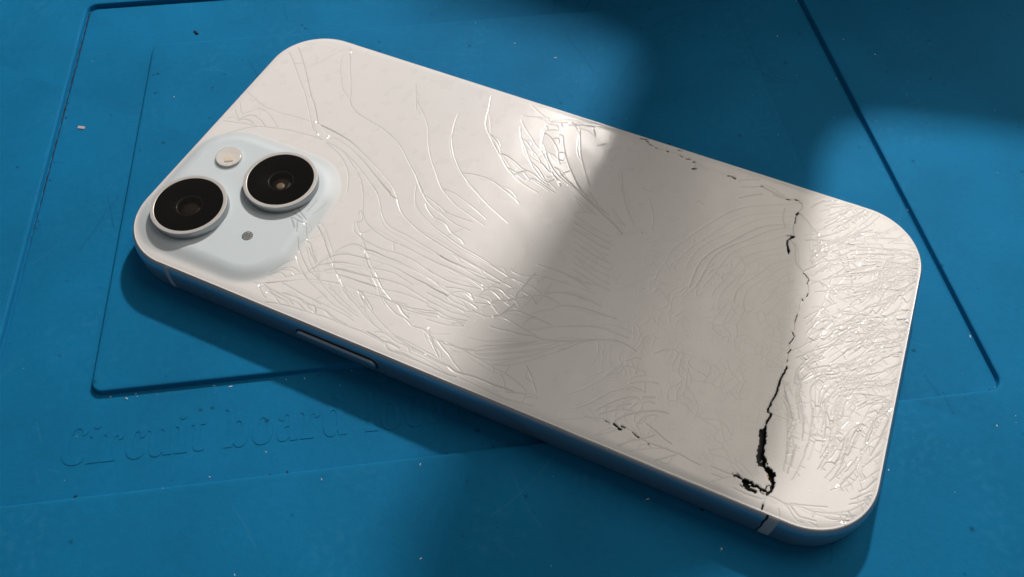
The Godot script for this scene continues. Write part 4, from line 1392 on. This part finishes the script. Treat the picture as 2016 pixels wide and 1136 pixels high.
	crack("f", [34.9, 28.3, 36.8, 28.9, 38.3, 29.6, 39.8, 30.0])
	crack("f", [32.1, 21.0, 32.8, 22.6])
	crack("f", [36.3, -26.7, 37.9, -28.0, 40.1, -29.5])
	crack("f", [35.1, -31.3, 37.3, -32.5, 39.0, -33.2])
	crack("c", [35.9, -29.7, 38.0, -30.6, 39.7, -31.4, 40.9, -31.2, 42.9, -30.8, 45.0, -30.3])
	crack("f", [28.4, -21.3, 28.9, -22.2, 30.0, -21.8])
	crack("c", [42.5, -30.3, 44.2, -30.2, 45.5, -30.2])
	crack("c", [47.9, -27.1, 48.1, -25.3, 48.0, -23.8, 48.5, -22.0])
	crack("c", [48.2, -30.5, 48.6, -29.1, 48.2, -27.9, 49.2, -27.1, 50.5, -26.2, 51.5, -25.1, 52.3, -24.7, 53.1, -24.3])
	crack("f", [51.5, -24.6, 52.0, -20.9, 52.6, -18.8, 52.8, -17.9])
	crack("f", [45.4, -27.6, 45.6, -25.2, 46.7, -22.7])
	crack("c", [48.2, -20.2, 49.4, -19.2, 50.1, -16.7, 50.7, -15.1, 51.7, -14.2, 52.6, -13.6])
	crack("c", [52.8, -17.9, 54.4, -19.6, 56.3, -20.9, 57.8, -20.4, 58.6, -20.8])
	crack("c", [53.5, -20.6, 54.8, -21.0, 56.6, -21.1, 58.3, -20.4, 59.3, -19.9])
	crack("c", [53.6, -15.2, 54.9, -17.2, 56.7, -18.7, 58.0, -19.3, 59.3, -18.8])
	crack("c", [55.7, -15.0, 56.8, -17.2, 58.3, -18.5, 59.5, -17.9, 60.5, -17.9, 61.9, -19.0, 63.1, -19.8])
	crack("c", [58.4, -12.2, 59.3, -14.4, 60.2, -16.8, 60.8, -18.1])
	crack("c", [60.7, -18.0, 61.3, -15.7, 61.7, -13.6])
	crack("c", [62.3, -16.4, 63.6, -18.1, 64.6, -19.1, 65.5, -19.7, 67.6, -21.3])
	crack("c", [64.5, -18.6, 64.4, -17.2])
	crack("c", [65.5, -19.5, 66.2, -17.5, 67.0, -15.6])
	crack("c", [62.5, -13.6, 64.0, -14.9, 65.2, -16.4])
	crack("c", [58.9, -12.2, 60.5, -13.3, 61.9, -13.5])
	crack("c", [53.9, -12.2, 55.9, -12.6, 57.7, -12.1, 59.4, -12.0])
	crack("c", [66.2, -21.4, 67.3, -22.5, 68.6, -22.7, 68.5, -22.0, 67.0, -21.1])
	crack("c", [65.3, -22.7, 66.9, -23.8, 68.7, -25.2, 70.3, -26.3, 71.8, -26.8])
	crack("c", [64.7, -21.4, 66.7, -22.8, 68.5, -24.3, 70.4, -25.4, 72.2, -26.4])
	crack("c", [68.6, -21.8, 70.0, -23.6, 72.0, -26.0])
	crack("c", [68.5, -19.9, 69.9, -21.7, 71.6, -24.1])
	crack("c", [66.3, -25.2, 67.9, -26.2, 69.7, -27.5, 71.3, -28.7])
	crack("c", [66.0, -27.3, 67.4, -29.1, 68.8, -31.3])
	crack("c", [64.4, -28.5, 66.3, -30.8, 67.3, -32.0])
	crack("c", [66.9, -27.7, 68.9, -28.6, 70.4, -29.0])
	crack("c", [63.6, -29.1, 64.7, -28.6, 66.8, -28.6, 68.8, -29.3])
	crack("c", [68.6, -26.3, 70.3, -25.9])
	crack("c", [67.7, -16.6, 69.7, -18.9, 71.6, -21.8])
	crack("c", [68.8, -16.2, 70.8, -18.3, 72.5, -20.6])
	crack("c", [56.9, -10.9, 58.3, -10.8, 59.8, -10.4, 61.3, -10.2])
	crack("c", [57.3, -11.5, 59.0, -11.8, 60.8, -12.0, 62.2, -11.7, 64.6, -13.2, 65.6, -13.1])
	crack("c", [57.9, -10.2, 59.0, -9.2])
	crack("c", [55.5, -6.3, 56.7, -7.0, 57.7, -6.4, 59.1, -5.1])
	crack("c", [57.8, -6.7, 58.4, -8.0, 59.5, -9.2])
	crack("c", [60.0, -8.1, 61.0, -7.7, 61.5, -8.1, 64.1, -8.7, 66.2, -9.1])
	crack("w", [61.0, -7.3, 62.6, -7.9, 65.4, -9.0])
	crack("c", [57.4, -3.9, 59.4, -4.8, 60.5, -3.4, 60.7, -2.1])
	crack("c", [59.8, -3.5, 61.5, -5.1, 63.4, -7.1, 65.7, -8.7])
	crack("c", [60.9, -1.9, 62.4, -4.7, 63.5, -6.3])
	crack("c", [60.5, 1.5, 61.9, -1.1, 63.4, -3.5, 64.9, -6.2, 66.1, -8.5])
	crack("c", [61.1, 3.8, 62.7, 1.3, 63.8, -1.2, 65.6, -4.2, 66.7, -7.1])
	crack("c", [64.1, 3.7, 65.7, 0.4, 67.1, -2.9, 68.1, -6.2])
	crack("c", [63.7, 6.4, 65.4, 3.1, 67.2, -0.3, 68.8, -3.9])
	crack("c", [65.3, 6.5, 67.1, 3.3, 68.9, -0.0, 71.3, -4.6])
	crack("c", [61.3, 4.1, 62.8, 3.5, 64.5, 3.7])
	crack("c", [65.3, -14.2, 66.9, -15.2, 68.7, -16.5])
	crack("c", [67.0, -12.8, 68.4, -14.7, 70.1, -16.6])
	crack("c", [65.3, -11.1, 67.1, -12.6])
	crack("c", [70.4, -10.2, 72.5, -11.4])
	crack("w", [69.1, -5.4, 70.6, -5.3, 71.8, -5.2])
	crack("w", [68.8, -4.5, 69.7, -4.5, 70.7, -4.5])
	crack("w", [66.0, -8.0, 66.7, -7.1])
	crack("f", [69.8, -12.3, 70.4, -10.4])
	crack("f", [70.9, 2.8, 72.2, -0.6, 73.1, -3.4])
	crack("f", [69.6, 4.5, 71.3, 1.4, 72.7, -1.6])
	crack("c", [53.8, -11.2, 54.3, -9.5, 54.1, -8.3, 53.6, -7.4, 53.4, -6.2, 53.4, -3.8, 53.4, -1.7, 53.7, -0.3])
	crack("c", [53.1, 0.1, 54.0, 1.0, 53.5, 2.6, 53.5, 3.7, 54.0, 4.0, 53.8, 5.0, 53.9, 6.5])
	crack("c", [56.5, 15.5, 57.7, 15.3, 58.8, 15.5, 59.6, 16.5, 60.1, 17.2, 61.2, 17.8])
	crack("c", [60.9, 18.9, 62.0, 18.3, 63.0, 18.7, 63.8, 18.0, 65.4, 16.7])
	crack("c", [61.1, 19.0, 61.8, 19.4, 63.1, 19.0])
	crack("f", [53.9, 17.8, 55.4, 17.8, 57.0, 17.7, 58.4, 17.2])
	crack("c", [56.7, 32.1, 57.9, 32.0, 59.3, 32.2, 60.3, 32.1])
	crack("c", [59.3, 32.2, 60.4, 32.8, 61.2, 33.6, 62.2, 34.1, 63.0, 34.0])
	crack("c", [60.4, 32.0, 61.3, 32.8, 62.3, 33.3, 63.7, 33.1, 64.7, 33.0])
	crack("c", [60.3, 32.1, 61.9, 31.7, 63.9, 31.6, 65.7, 31.1, 68.0, 30.4, 70.4, 29.5])
	crack("c", [60.5, 31.8, 62.8, 31.1, 65.9, 30.0])
	crack("c", [55.9, 31.6, 56.4, 32.4, 56.5, 33.6, 56.5, 34.4])
	crack("f", [62.2, 31.6, 64.3, 31.9, 65.8, 31.7, 67.3, 31.3, 69.5, 30.7])
	crack("f", [58.9, 33.5, 59.4, 34.6])
	crack("f", [12.0, -34.1, 14.1, -33.9, 15.2, -33.3, 16.5, -32.7, 19.1, -32.7, 20.9, -33.0, 22.4, -32.7, 24.0, -32.6, 25.3, -32.3, 26.0, -31.8, 28.1, -31.4, 30.4, -31.6, 32.6, -31.4, 34.1, -31.4, 35.4, -30.9])
	crack("f", [25.3, -32.3, 25.6, -30.3])
	crack("f", [40.9, -31.2, 45.3, -30.3, 47.0, -31.0, 48.0, -30.2])
	crack("f", [39.5, -31.4, 40.9, -31.2])
	crack("f", [25.0, 31.3, 26.5, 31.0, 27.5, 30.6, 28.5, 30.6, 29.3, 30.7, 30.2, 30.4])
	crack("f", [31.8, 30.4, 33.2, 30.6, 34.8, 31.2, 36.4, 31.4, 38.0, 31.3, 39.7, 31.3, 41.8, 31.2, 43.7, 31.5, 45.4, 31.6])
	crack("f", [47.1, 31.1, 48.7, 31.1, 50.2, 31.1, 51.3, 30.8])
	crack("f", [47.5, 32.3, 49.4, 32.2])
	crack("f", [51.5, 33.1, 53.8, 33.2, 56.1, 33.0])
	crack("f", [47.9, 33.6, 49.3, 32.4, 50.7, 31.3])
	hole(0.14, [54.15, 7.70, 53.95, 9.26, 53.66, 10.75, 53.63, 12.08])
	hole(0.13, [53.79, 9.88, 53.62, 11.50, 53.72, 13.56, 53.30, 15.44, 53.10, 17.20, 53.12, 17.60])
	hole(0.10, [53.12, 17.60, 53.87, 17.74])
	hole(0.16, [53.87, 17.74, 53.49, 19.41, 53.55, 21.18])
	hole(0.52, [53.39, 21.79, 53.66, 23.27, 53.97, 24.53])
	hole(0.62, [53.93, 24.54, 54.18, 25.82, 54.56, 27.02])
	hole(0.30, [54.69, 26.96, 55.05, 27.48, 55.74, 27.84])
	hole(0.48, [55.71, 27.69, 56.23, 27.96, 56.58, 28.78])
	hole(0.40, [55.89, 27.47, 56.35, 28.11, 56.48, 29.22])
	hole(0.28, [56.36, 28.77, 56.99, 29.49, 57.07, 30.44])
	hole(0.20, [57.19, 30.31, 56.95, 31.16, 56.63, 31.95])
	hole(0.08, [56.25, 31.31, 56.20, 30.51, 56.56, 30.18])
	hole(0.50, [52.99, 31.13, 53.54, 31.21, 53.98, 31.18])
	hole(0.30, [52.95, 31.81, 53.77, 32.10, 54.68, 32.18])
	hole(0.24, [54.04, 31.40, 54.86, 31.11, 55.52, 31.39, 56.31, 31.28])
	hole(0.15, [51.16, 30.78, 52.13, 31.01])
	hole(0.08, [51.31, 30.47, 52.25, 30.88])
	hole(0.07, [50.63, 30.77, 51.02, 31.10])
	hole(0.09, [52.28, 32.11, 52.76, 32.22])
	hole(0.10, [55.48, 31.82, 55.98, 32.00])
	hole(0.10, [56.46, 33.65, 56.51, 34.42])
	hole(0.16, [53.41, -7.51, 53.60, -7.38])
	hole(0.07, [54.22, -9.21, 54.12, -8.50])
	hole(0.07, [53.39, -3.80, 53.33, -1.86])
	hole(0.08, [53.39, 0.22, 53.98, 1.10, 53.46, 2.98])
	hole(0.08, [54.03, 4.05, 53.66, 4.92])
	hole(0.09, [53.91, 6.32, 53.92, 6.71])
	hole(0.13, [45.23, -30.30, 45.86, -30.40])
	hole(0.15, [46.85, -30.96, 47.33, -30.91])
	hole(0.18, [47.97, -27.28, 48.14, -27.74])
	hole(0.06, [47.94, -27.01, 48.08, -24.80])
	hole(0.11, [47.47, -21.17, 48.22, -21.44])
	hole(0.24, [48.33, -20.95, 48.58, -21.43])
	hole(0.13, [48.27, -20.80, 47.83, -19.99, 47.93, -19.06])
	hole(0.20, [47.96, -19.07, 48.24, -18.24, 48.69, -17.48])
	hole(0.10, [48.66, -17.23, 48.73, -16.91])
	hole(0.08, [52.40, -13.54, 53.02, -13.13, 53.69, -12.41])
	hole(0.06, [53.69, -12.41, 53.58, -11.34])
	hole(0.20, [25.33, -30.17, 25.92, -30.49])
	hole(0.12, [25.50, -30.58, 25.62, -30.36])
	hole(0.13, [32.58, -31.41, 33.02, -31.56])
	hole(0.16, [33.49, -31.61, 34.14, -31.36])
	hole(0.12, [12.53, -33.98, 14.19, -34.24])
	hole(0.12, [13.96, -33.70, 14.62, -33.56])
	hole(0.12, [14.97, -33.14, 15.64, -33.07])
	hole(0.12, [16.45, -32.66, 16.72, -32.64])
	hole(0.12, [18.90, -32.78, 19.21, -32.69])
	hole(0.08, [21.74, -32.79, 22.42, -32.54])
	hole(0.09, [23.18, -32.32, 24.01, -32.55])
	hole(0.10, [24.84, -32.09, 25.28, -32.29])
	hole(0.08, [39.64, -31.55, 39.82, -31.57])
	hole(0.08, [20.92, -34.13, 21.79, -34.24])
	hole(0.16, [29.98, 30.52, 31.03, 30.95, 31.47, 30.84])
	hole(0.10, [31.31, 30.37, 31.88, 30.39])
	hole(0.09, [33.26, 30.66, 34.72, 31.15])
	hole(0.10, [36.41, 31.45, 36.46, 31.46])
	hole(0.06, [28.36, 30.53, 29.13, 30.64])
	chips([-57.5, -32.0, -50.6, -6.0, -52.8, -9.4, -48.7, -6.7, -29.8, -11.0, -21.7, -32.3, -48.6, -6.4, -28.7, 13.5, -24.9, 17.5, -27.8, 6.9, -43.1, 14.4, -42.7, 13.3])
	chips([-39.7, 16.3, -39.7, 15.7, -38.0, 18.8, -39.9, 31.6, -38.0, 32.5, -28.7, 13.4, -18.9, 23.9, -18.5, 32.1, -15.1, 31.8, -13.8, 32.2, -5.1, 32.0, -9.9, 27.1])
	chips([1.1, 8.4, 3.3, 7.7, 5.0, 6.6, -2.3, 14.5, -0.0, 22.0, 2.8, 19.6, 5.3, 9.7, -1.4, 19.7, -1.4, 14.9, -5.2, 32.1, 1.9, 32.6, -7.2, 26.9])
	chips([-21.8, -32.3, 3.2, -15.1, 1.4, -15.2, 0.8, -17.1, -1.7, -32.2, 0.4, -32.7, 19.6, -9.5, 21.1, -9.9, 31.2, -2.4, 25.7, 2.5, 26.5, 31.0, 34.1, 30.5])
	chips([34.7, 31.1, 35.4, 30.2, 29.9, 29.9, 22.4, 31.4, 55.8, -12.6, 57.7, -12.2, 67.7, -26.5, 62.1, -19.8, 56.2, -31.8, 48.2, -30.5, 62.0, -12.3, 61.8, -9.5])
	chips([63.8, -9.0, 57.2, -4.9, 56.4, -5.6, 60.6, 1.6, 61.3, 4.1, 62.0, 5.4, 61.6, -8.8, 67.8, 13.3, 68.0, 14.5, 65.5, 9.3, 63.5, 9.5, 69.7, 16.3])
	chips([72.5, 8.7, 68.7, 19.9, 54.7, 26.8, 66.7, 26.0, 62.6, 28.7, 53.6, 31.4])
